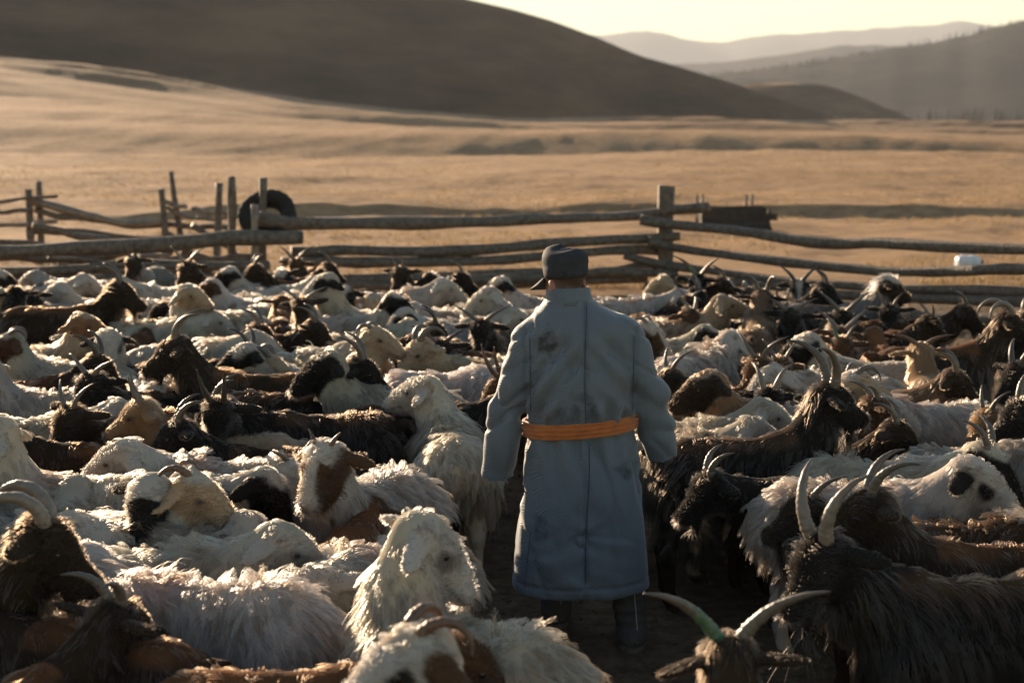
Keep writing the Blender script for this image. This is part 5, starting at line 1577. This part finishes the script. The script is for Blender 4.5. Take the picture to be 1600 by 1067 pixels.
def build_person():
    root = empty('person', (MX, MY, 0))
    tag(root, 'herder in a long grey-blue robe with orange sash and dark cap, walking away', 'person')
    M_CLOTH = cloth_material()
    M_SKIN = principled('skin', (0.30, 0.16, 0.10), 0.55, 0.4, attr=True, bump=(160, 0.25, 0.002))
    M_DARK = principled('dark_twill', (0.028, 0.030, 0.034), 0.8, 0.25, noise=(30, 0.6, (0.05, 0.05, 0.055)), bump=(240, 0.4, 0.002))
    M_TROUS = principled('dark_trousers', (0.035, 0.037, 0.045), 0.9, 0.15, noise=(9, 0.6, (0.06, 0.055, 0.05)), bump=(60, 0.4, 0.006))
    M_BOOT = principled('felt_boot', (0.055, 0.060, 0.075), 0.85, 0.2, noise=(14, 0.7, (0.10, 0.085, 0.07)), bump=(50, 0.5, 0.004))
    M_SOLE = principled('boot_sole', (0.13, 0.115, 0.10), 0.8, 0.2, noise=(20, 0.6, (0.06, 0.05, 0.04)))
    M_SASH = principled('orange_sash', (0.46, 0.135, 0.022), 0.62, 0.3, noise=(24, 0.7, (0.26, 0.07, 0.015)), bump=(90, 0.4, 0.003), sheen=0.4)
    M_STEEL = principled('steel', (0.6, 0.6, 0.6), 0.3, 0.5, metal=1.0)
    M_PIPE = principled('pale_piping', (0.36, 0.34, 0.31), 0.8, 0.2)

    # ---- joints, read off the photograph
    shL, elL, cuL = W(830, 524), W(790, 632, -0.03), W(779, 742, 0.04)
    shR, elR, cuR = W(979, 520), W(1018, 622, -0.03), W(1035, 712, 0.05)
    hc = W(884, 440); hc[1] = 0.03
    nk = W(888, 470); nk[1] = 0.0
    yh = R(35)
    fd = np.array([-math.sin(yh), math.cos(yh), -0.10]); fd /= np.linalg.norm(fd)
    ld = np.array([-math.cos(yh), -math.sin(yh), 0.0])
    ud = np.cross(ld, fd) * -1
    if ud[2] < 0: ud = -ud
    HM = np.stack([ld, fd, ud], 1)
    Hh = lambda a, b, c: hc + HM @ np.array([a, b, c])

    # ---- coat
    f = Field((-0.52, -0.32, 0.18), (0.52, 0.34, 1.56), 0.0085)
    rows = [(930, 4, .300, .225), (880, 4, .292, .220), (800, 4, .268, .205), (720, 4, .245, .190), (690, 3, .232, .178), (664, 2, .214, .158), (650, 2, .226, .172),
            (632, 1, .236, .182), (590, 0, .234, .174), (550, 0, .232, .166), (520, -2, .226, .150), (508, -2, .222, .138), (497, -3, .205, .124), (487, -8, .168, .110), (477, -14, .120, .096), (455, -18, .085, .08)]
    zs = np.array([W(905, r[0])[2] for r in rows]); cx = np.array([r[1] / 375.0 for r in rows])
    aa = np.array([r[2] for r in rows]); bb = np.array([r[3] for r in rows])
    X, Y, Z = f.ax[0][:, None, None], f.ax[1][None, :, None], f.ax[2]
    o = np.argsort(zs)
    # smooth the profile
    zz = Z
    A_ = np.interp(zz, zs[o], aa[o]); B_ = np.interp(zz, zs[o], bb[o]); C_ = np.interp(zz, zs[o], cx[o])
    ker = np.ones(5) / 5
    A_, B_ = (np.convolve(np.pad(q, 2, 'edge'), ker, 'valid') for q in (A_, B_))
    A_, B_, C_ = (q[None, None, :] for q in (A_, B_, C_))
    Zb = Z[None, None, :]
    ee = 2.35
    q = (np.abs((X - C_) / A_) ** ee + np.abs((Y - 0.01) / B_) ** ee) ** (1 / ee)
    d = (q - 1) * np.minimum(A_, B_)
    hem = W(905, 918)[2] + 0.030 * np.clip(np.abs(X - 0.02) / 0.3, 0, 1) ** 2 + 0.012 * np.sin(X * 9 + 1)
    d = np.maximum(d, hem - Zb)
    d = np.maximum(d, Zb - W(905, 468)[2])
    f.v = np.minimum(d, 0.12).astype(np.float32)
    inner = (q - 1) * np.minimum(A_, B_) + 0.022
    cut = np.maximum(inner, Zb - 0.75)
    f.v = np.maximum(f.v, -cut).astype(np.float32)
    for sh, el, cu, r in ((shL, elL, cuL, (0.074, 0.074, 0.067)), (shR, elR, cuR, (0.073, 0.073, 0.067))):
        f.seg(sh, el, r[0], r[1], 0.045)
        ax = (cu - el) / np.linalg.norm(cu - el)
        f.seg(el, cu + ax * 0.05, r[1], r[2], 0.02)
        sl, P = f.block(cu - 0.16, cu + 0.16)
        pl = (P[0] - cu[0]) * ax[0] + (P[1] - cu[1]) * ax[1] + (P[2] - cu[2]) * ax[2]
        inside = np.sqrt((P[0] - cu[0]) ** 2 + (P[1] - cu[1]) ** 2 + (P[2] - cu[2]) ** 2) < 0.16
        f.v[sl] = np.where(inside & (pl > -0.05), np.maximum(f.v[sl], pl), f.v[sl])
        f.seg(cu - ax * 0.07, cu + ax * 0.05, r[2] - 0.016, r[2] - 0.012, 0.008, sub=True)
    V, F = f.mesh()
    V = relax(V, F, 2, 0.5)
    NV, _ = vnormals(V, F)
    x, y, z = V.T
    zs_sash = W(905, 661)[2]
    armd = np.minimum(*[np.min([np.linalg.norm(V - (a * (1 - t) + b * t), axis=1) for a, b in ((s_, e_), (e_, c_)) for t in np.linspace(0, 1, 6)], axis=0) for s_, e_, c_ in ((shL, elL, cuL), (shR, elR, cuR))])
    arm = (1 - sstep(0.085, 0.115, armd)) * (np.abs(x) > 0.19)
    n1 = noise3(x * 4, y * 4, z * 4, 3); n2 = noise3(x * 9, y * 9, z * 9, 4)
    up = sstep(zs_sash + 0.02, zs_sash + 0.10, z) * (1 - sstep(1.28, 1.40, z)) * (1 - arm)
    disp = 0.016 * up * noise3(x * 3 + 5, y * 2, (z + 1.15 * np.abs(x - 0.02)) * 11, 37) + 0.008 * up * np.sin((z + 1.15 * np.abs(x - 0.02)) * 2 * math.pi / 0.135 + 2.4 * n1) * (0.45 + 0.8 * np.abs(n1))
    disp += 0.0085 * np.exp(-((z - zs_sash - 0.06) / 0.05) ** 2) * np.sin(x * 2 * math.pi / 0.065 + 3 * n1) * (1 - arm)
    lo = (1 - sstep(zs_sash - 0.05, zs_sash - 0.02, z)) * (1 - arm)
    disp += 0.0085 * lo * np.exp(-(zs_sash - z) / 0.16) * np.sin(x * 2 * math.pi / 0.085 + 2.5 * n1)
    dr = lo * np.exp(-((z - 0.45) / 0.15) ** 2) * np.exp(-((x - 0.02) / 0.17) ** 2)
    disp += 0.013 * dr * noise3(x * 5 + 2, y * 3, (z + 0.35 * x) * 21, 31) + 0.007 * dr * noise3(x * 9, y * 3, (z - 0.5 * x) * 26, 33)
    disp += 0.006 * lo * noise3(x * 7, y * 7, z * 2.2, 15)
    disp += arm * (0.010 * noise3(x * 5 + z * 3, y * 5, z * 13 + x * 6, 23) * (0.45 + 0.9 * np.exp(-((z - 1.06) / 0.13) ** 2)) + 0.004 * n2)
    rid = lambda *a: np.maximum(0, 1 - np.abs(noise3(*a)) * 3.2) ** 1.5
    disp -= arm * 0.013 * rid(x * 4, y * 4, z * 9 + np.abs(x) * 5, 61) * (0.35 + 0.9 * np.exp(-((z - 1.08) / 0.10) ** 2))
    disp -= (1 - arm) * 0.011 * rid(x * 5, y * 4, (z + 0.9 * np.abs(x)) * 6, 62) * up
    disp -= 0.0095 * rid(x * 9 + 3 * z, y * 4, z * 2.5, 63) * lo * (0.35 + np.exp(-(zs_sash - z) / 0.2))
    disp -= 0.009 * rid(x * 4, y * 4, (z + 0.4 * x) * 11, 64) * dr
    disp += 0.002 * n2
    seam = np.exp(-((x - 0.02 - 0.004 * n1) / 0.006) ** 2) * (y < 0) * (1 - arm)
    disp -= 0.0045 * seam
    # hem band
    hz = W(905, 918)[2] + 0.030 * np.clip(np.abs(x - 0.02) / 0.3, 0, 1) ** 2 + 0.012 * np.sin(x * 9 + 1)
    disp -= 0.004 * np.exp(-((z - hz - 0.045) / 0.007) ** 2) * lo
    # armhole seams
    for sx in (-1, 1):
        disp -= 0.006 * np.exp(-((x - sx * (0.215 + 0.02 * sstep(1.0, 1.4, z))) / 0.008) ** 2) * (z > 1.02) * (z < 1.40) * (y < 0.02)
    V = V + NV * (disp * 1.9)[:, None]
    coat = mesh_obj('coat', V, F, M_CLOTH, root)
    M_SEAM = principled('seam_thread', (0.05, 0.064, 0.08), 0.9, 0.1)
    def seam_line(xf, z0, z1, n=46, r=0.0018):
        pts = []
        for z_ in np.linspace(z0, z1, n):
            x_ = xf(z_)
            c = (np.abs(V[:, 2] - z_) < 0.014) & (np.abs(V[:, 0] - x_) < 0.014) & (V[:, 1] < 0.0)
            if c.any():
                i = np.where(c)[0]; i = i[np.argmin(V[i, 1])]
                pts.append((x_, V[i, 1] + 0.0002, z_))
        if len(pts) > 4:
            P_ = np.array(pts)
            P_[1:-1, 1] = (P_[:-2, 1] + P_[1:-1, 1] * 2 + P_[2:, 1]) / 4 - 0.0006
            v_, f_ = tube(P_, r, 6)
            mesh_obj('seam', v_, f_, M_SEAM, coat)
    seam_line(lambda z_: 0.020 + 0.005 * math.sin(z_ * 9), W(905, 474)[2], zs_sash + 0.035)
    seam_line(lambda z_: 0.028 + 0.007 * math.sin(z_ * 8 + 1), zs_sash - 0.045, 0.36)
    seam_line(lambda z_: -0.205 - 0.012 * (z_ - 1.2), 1.36, 1.06)
    seam_line(lambda z_: 0.218 + 0.012 * (z_ - 1.2), 1.37, 1.06)
    seam_line(lambda z_: -0.20 - 0.10 * (0.6 - z_), 0.56, 0.33)

    # standing collar, a thin ring
    def ring_wall(name, rows, mat, parent, n=48, cxy=(0, 0), thick=0.012, tilt=None, ph=0.0, wob=0.0):
        VV, FF = [], []
        k = len(rows)
        prof = [(z, a, b) for z, a, b in rows] + [(z, a - thick, b - thick) for z, a, b in rows[::-1]]
        m_ = len(prof)
        for i in range(n):
            t = 2 * math.pi * i / n
            for j, (z, a, b) in enumerate(prof):
                w = 1 + wob * math.sin(5 * t + j * 1.3) * 0.5 + wob * math.sin(11 * t + j * 2.1) * 0.5
                px_, py_ = a * w * math.cos(t), b * w * math.sin(t)
                zz_ = z + (tilt[0] * px_ + tilt[1] * py_ if tilt else 0)
                VV.append((cxy[0] + px_, cxy[1] + py_, zz_))
        for i in range(n):
            for j in range(m_):
                FF.append((i * m_ + j, ((i + 1) % n) * m_ + j, ((i + 1) % n) * m_ + (j + 1) % m_, i * m_ + (j + 1) % m_))
        return mesh_obj(name, VV, FF, mat, parent)
    zc0, zc1 = W(890, 474)[2], W(890, 451)[2]
    ring_wall('collar', [(zc0 - 0.012, .112, .100), (zc0 + 0.015, .101, .090), ((zc0 + zc1) / 2, .095, .085), (zc1 - 0.004, .092, .082), (zc1, .088, .079)], M_CLOTH, coat,
              cxy=(nk[0] + 0.0, nk[1] + 0.012), thick=0.011, tilt=(0.05, -0.10), wob=0.012)
    # sash, wound in ridges
    rr = []
    for i in range(13):
        t = i / 12
        z_ = zs_sash - 0.031 + 0.062 * t
        bulge = 0.010 * math.sin(math.pi * t) + 0.0065 * math.sin(t * 2 * math.pi * 3.3 + 0.6)
        rr.append((z_, .2400 + bulge, .1860 + bulge))
    ring_wall('sash', rr, M_SASH, root, n=96, cxy=(0.007, 0.01), thick=0.020, tilt=(0.085, 0.0), wob=0.016)

    # ---- body: head, neck, trunk, arms with hands, legs
    b = Field((-0.46, -0.24, 0.05), (0.46, 0.30, 1.76), 0.0085)
    b.ell(Hh(0, -0.005, 0.045), (0.074, 0.094, 0.092), HM, 0.03)
    b.ell(Hh(0, 0.025, -0.035), (0.064, 0.078, 0.092), HM, 0.03)
    b.seg(Hh(0, 0.055, -0.095), Hh(0, 0.075, -0.085), 0.036, 0.030, 0.03)
    b.seg(Hh(0, 0.098, 0.022), Hh(0, 0.117, -0.018), 0.010, 0.016, 0.012)        # nose
    b.seg(Hh(-0.035, 0.088, 0.034), Hh(0.035, 0.088, 0.034), 0.012, 0.012, 0.012)  # brow
    b.seg(Hh(-0.020, 0.096, -0.052), Hh(0.020, 0.096, -0.052), 0.009, 0.009, 0.008)  # lips
    for s in (-1, 1):
        b.ell(Hh(s * 0.032, 0.098, 0.014), (0.014, 0.010, 0.009), HM, 0.008, sub=True)
        b.ell(Hh(s * 0.080, -0.008, -0.022), (0.012, 0.022, 0.036), HM, 0.008)
        b.ell(Hh(s * 0.092, 0.000, -0.014), (0.006, 0.011, 0.018), HM, 0.006, sub=True)
    b.seg(hc + np.array([0.0, -0.02, -0.06]), nk + np.array([0, 0.0, -0.04]), 0.060, 0.068, 0.03)
    b.seg(nk + np.array([-0.10, 0, -0.10]), nk + np.array([0.14, 0, -0.10]), 0.065, 0.065, 0.06)
    b.seg((0.0, 0, 1.25), (0.0, 0, 1.0), 0.13, 0.12, 0.06)
    b.seg((0.0, 0, 1.0), (0.0, 0, 0.88), 0.12, 0.13, 0.06)
    for sh, el, cu, s in ((shL, elL, cuL, -1), (shR, elR, cuR, 1)):
        ax = (cu - el) / np.linalg.norm(cu - el)
        b.seg(sh * [0.95, 1, 1], el, 0.044, 0.032, 0.04)
        b.seg(el, cu - ax * 0.09, 0.032, 0.026, 0.02)
        palm = cu - ax * 0.055
        b.ell(palm, (0.022, 0.042, 0.046), None, 0.02)
        for k in range(4):           # fingers curled inside the sleeve
            r0 = palm + ax * 0.030 + np.array([0, -0.030 + 0.020 * k, 0])
            L = (0.028, 0.033, 0.031, 0.024)[k]
            r1 = r0 + ax * L; r2 = r1 + (ax * 0.4 + np.array([-s * 0.9, 0, 0.3])) * 0.022
            b.seg(r0, r1, 0.0095, 0.0088, 0.005); b.seg(r1, r2, 0.0088, 0.0078, 0.004)
        th = palm + np.array([0, 0.040, 0.01])
        b.seg(th, th + ax * 0.03 + np.array([-s * 0.006, 0.014, 0]), 0.012, 0.010, 0.008)
    fR = at_z(985, 1008, 0.0) - np.array([MX, MY, 0]); fL = at_z(868, 972, 0.0) - np.array([MX, MY, 0])
    kn = {}
    for s, ft in ((1, fR), (-1, fL)):
        hip = np.array([0.09 * s, 0, 0.88]); ank = np.array([ft[0], ft[1] - 0.05, 0.13])
        knee = hip * 0.48 + ank * 0.52 + np.array([0, 0.05, 0])
        b.seg(hip, knee, 0.085, 0.058, 0.05); b.seg(knee, ank, 0.055, 0.040, 0.03)
        kn[s] = (hip, knee, ank, ft)
    V, F = b.mesh(); V = relax(V, F, 1, 0.4)
    ql = (V - hc) @ HM
    skin = np.array([0.30, 0.155, 0.095]); hair = np.array([0.020, 0.017, 0.015])
    wv = sstep(-0.045, -0.020, ql[:, 2] + 0.012 * noise3(V[:, 0] * 60, V[:, 1] * 60, V[:, 2] * 60, 2)) * (1 - sstep(0.015, 0.04, ql[:, 1])) * (np.abs(ql[:, 0]) < 0.076)
    wv = wv * 0.8
    colr = skin[None] * (1 - wv[:, None]) + hair[None] * wv[:, None]
    red = np.exp(-((np.abs(ql[:, 0]) - 0.082) / 0.012) ** 2) * (np.abs(ql[:, 2]) < 0.06)
    colr = colr * (1 - 0.5 * red[:, None]) + np.array([0.38, 0.13, 0.085])[None] * 0.5 * red[:, None]
    mesh_obj('body', V, F, M_SKIN, root, cols=colr)

    # ---- cap
    secs = [(0.012, .0835, .1010), (0.030, .0860, .1040), (0.052, .0885, .1065), (0.057, .0870, .1050), (0.078, .0900, .1080), (0.098, .0885, .1060), (0.114, .0825, .0990), (0.127, .0700, .0850), (0.134, .050, .062), (0.138, .014, .018)]
    n = 64
    VV, FF = [], []
    for j, (u, a, bq) in enumerate(secs):
        for i in range(n):
            t = 2 * math.pi * i / n
            w = 1 + 0.010 * math.sin(3 * t + 1 + j * .3) + 0.008 * math.sin(7 * t + j)
            dip = 0.010 * math.sin(t) - 0.006 * math.cos(2 * t) if j > 3 else 0
            VV.append(Hh(a * w * math.cos(t), bq * w * math.sin(t) - 0.004, u + dip + 0.004 * math.sin(2 * t)))
    for j in range(len(secs) - 1):
        for i in range(n):
            FF.append((j * n + i, j * n + (i + 1) % n, (j + 1) * n + (i + 1) % n, (j + 1) * n + i))
    FF.append(tuple((len(secs) - 1) * n + i for i in range(n)))
    cap = mesh_obj('cap', VV, FF, M_DARK, root)
    sl = cap.modifiers.new('cloth_thickness', 'SOLIDIFY'); sl.thickness = 0.003; sl.offset = 1
    VV, FF = [], []
    na, nr = 22, 6
    for i in range(na):
        t = R(90 - 66 + 132 * i / (na - 1))
        edge = math.sin(math.pi * i / (na - 1)) ** 0.45
        for j in range(nr):
            e = j / (nr - 1)
            ext = 0.088 * e * edge
            a, bq = 0.086 + ext * 0.75, 0.104 + ext
            droop = -0.010 - 0.55 * ext - 0.018 * e * math.cos(t) ** 2
            VV.append(Hh(a * math.cos(t), bq * math.sin(t) - 0.004, 0.026 + droop))
    for i in range(na - 1):
        for j in range(nr - 1):
            FF.append((i * nr + j, (i + 1) * nr + j, (i + 1) * nr + j + 1, i * nr + j + 1))
    br = mesh_obj('brim', VV, FF, M_DARK, cap)
    so = br.modifiers.new('board', 'SOLIDIFY'); so.thickness = 0.006; so.offset = 0
    tb = R(-38)
    bc = Hh(0.089 * math.cos(tb) * -1 * -1, 0.106 * math.sin(tb), 0.034)
    V, F = box(0, 0, 0, 0.008, 0.012, 0.012)
    bu = mesh_obj('buckle', V, F, M_STEEL, cap, smooth=False); bu.location = bc + (bc - Hh(0, 0, 0.034)) * 0.03
    V, F = box(0, 0, 0, 0.020, 0.006, 0.012, 0.001)
    sp_ = mesh_obj('strap_end', V, F, M_DARK, cap, smooth=False); sp_.location = bc + (bc - Hh(0, 0, 0.034)) * 0.13

    # ---- trousers and boots
    tr = Field((-0.34, -0.28, 0.18), (0.42, 0.62, 0.95), 0.010)
    tr.seg((-0.06, 0, 0.86), (0.06, 0, 0.86), 0.13, 0.13, 0.05)
    for s in (1, -1):
        hip, knee, ank, ft = kn[s]
        tr.seg(hip, knee, 0.105, 0.082, 0.05)
        tr.seg(knee, knee * 0.45 + ank * 0.55, 0.080, 0.074, 0.03)
    V, F = tr.mesh(); NV, _ = vnormals(V, F)
    V = V + NV * (0.006 * noise3(V[:, 0] * 12, V[:, 1] * 12, V[:, 2] * 22, 9))[:, None]
    mesh_obj('trousers', V, F, M_TROUS, root)
    for s in (1, -1):
        hip, knee, ank, ft = kn[s]
        up_ = knee * 0.42 + ank * 0.58
        bf = Field(ft + np.array([-0.2, -0.28, -0.02]), ft + np.array([0.2, 0.36, 0.46]), 0.0075)
        an = np.array([ft[0], ft[1] - 0.04, 0.10])
        bf.seg(np.array([up_[0], up_[1], 0.36]), an, 0.080, 0.062, 0.03)
        bf.seg(an + (0, -0.015, -0.035), an + (0, 0.14, -0.055), 0.062, 0.048, 0.04)
        bf.seg(an + (0, 0.14, -0.055), an + (0, 0.20, -0.040), 0.046, 0.036, 0.03)
        Xb = bf.ax[2][None, None, :]
        bf.v = np.maximum(bf.v, (0.020 - Xb)).astype(np.float32)
        bf.v = np.maximum(bf.v, (Xb - 0.385)).astype(np.float32)
        V, F = bf.mesh(); NV, _ = vnormals(V, F)
        wr = 0.004 * np.sin(V[:, 2] * 2 * math.pi / 0.055 + 3 * noise3(V[:, 0] * 8, V[:, 1] * 8, V[:, 2] * 8, 3)) * (V[:, 2] > 0.1)
        V = V + NV * wr[:, None]
        boot = mesh_obj('boot', V, F, M_BOOT, root)
        # sole: outline of the foot, pushed out a little
        out = []
        for i in range(40):
            t = 2 * math.pi * i / 40
            w = 0.066 if math.sin(t) < 0 else 0.058 - 0.010 * math.sin(t)
            out.append((an[0] + w * math.cos(t), an[1] + 0.062 + 0.150 * math.sin(t), 0))
        VV = [(x_, y_, 0.0) for x_, y_, _ in out] + [(x_, y_, 0.030) for x_, y_, _ in out]
        FF = [(i, (i + 1) % 40, 40 + (i + 1) % 40, 40 + i) for i in range(40)] + [tuple(range(40))[::-1], tuple(range(40, 80))]
        mesh_obj('sole', VV, FF, M_SOLE, boot, smooth=False)
        # pale piping down the back of the shaft
        zt = np.linspace(0.37, 0.05, 22)
        cen = np.array([np.array([up_[0], up_[1], 0.36]) * ((z_ - 0.10) / 0.26) + an * (1 - (z_ - 0.10) / 0.26) if z_ > 0.1 else an for z_ in zt])
        rad = np.interp(zt, [0.05, 0.10, 0.36], [0.071, 0.066, 0.083])
        aang = R(-72)
        pts = np.stack([cen[:, 0] + rad * math.cos(aang), cen[:, 1] + rad * math.sin(aang) - 0.003, zt], 1)
        V, F = tube(pts, 0.0030, 6)
        mesh_obj('piping', V, F, M_PIPE, boot)
build_person()
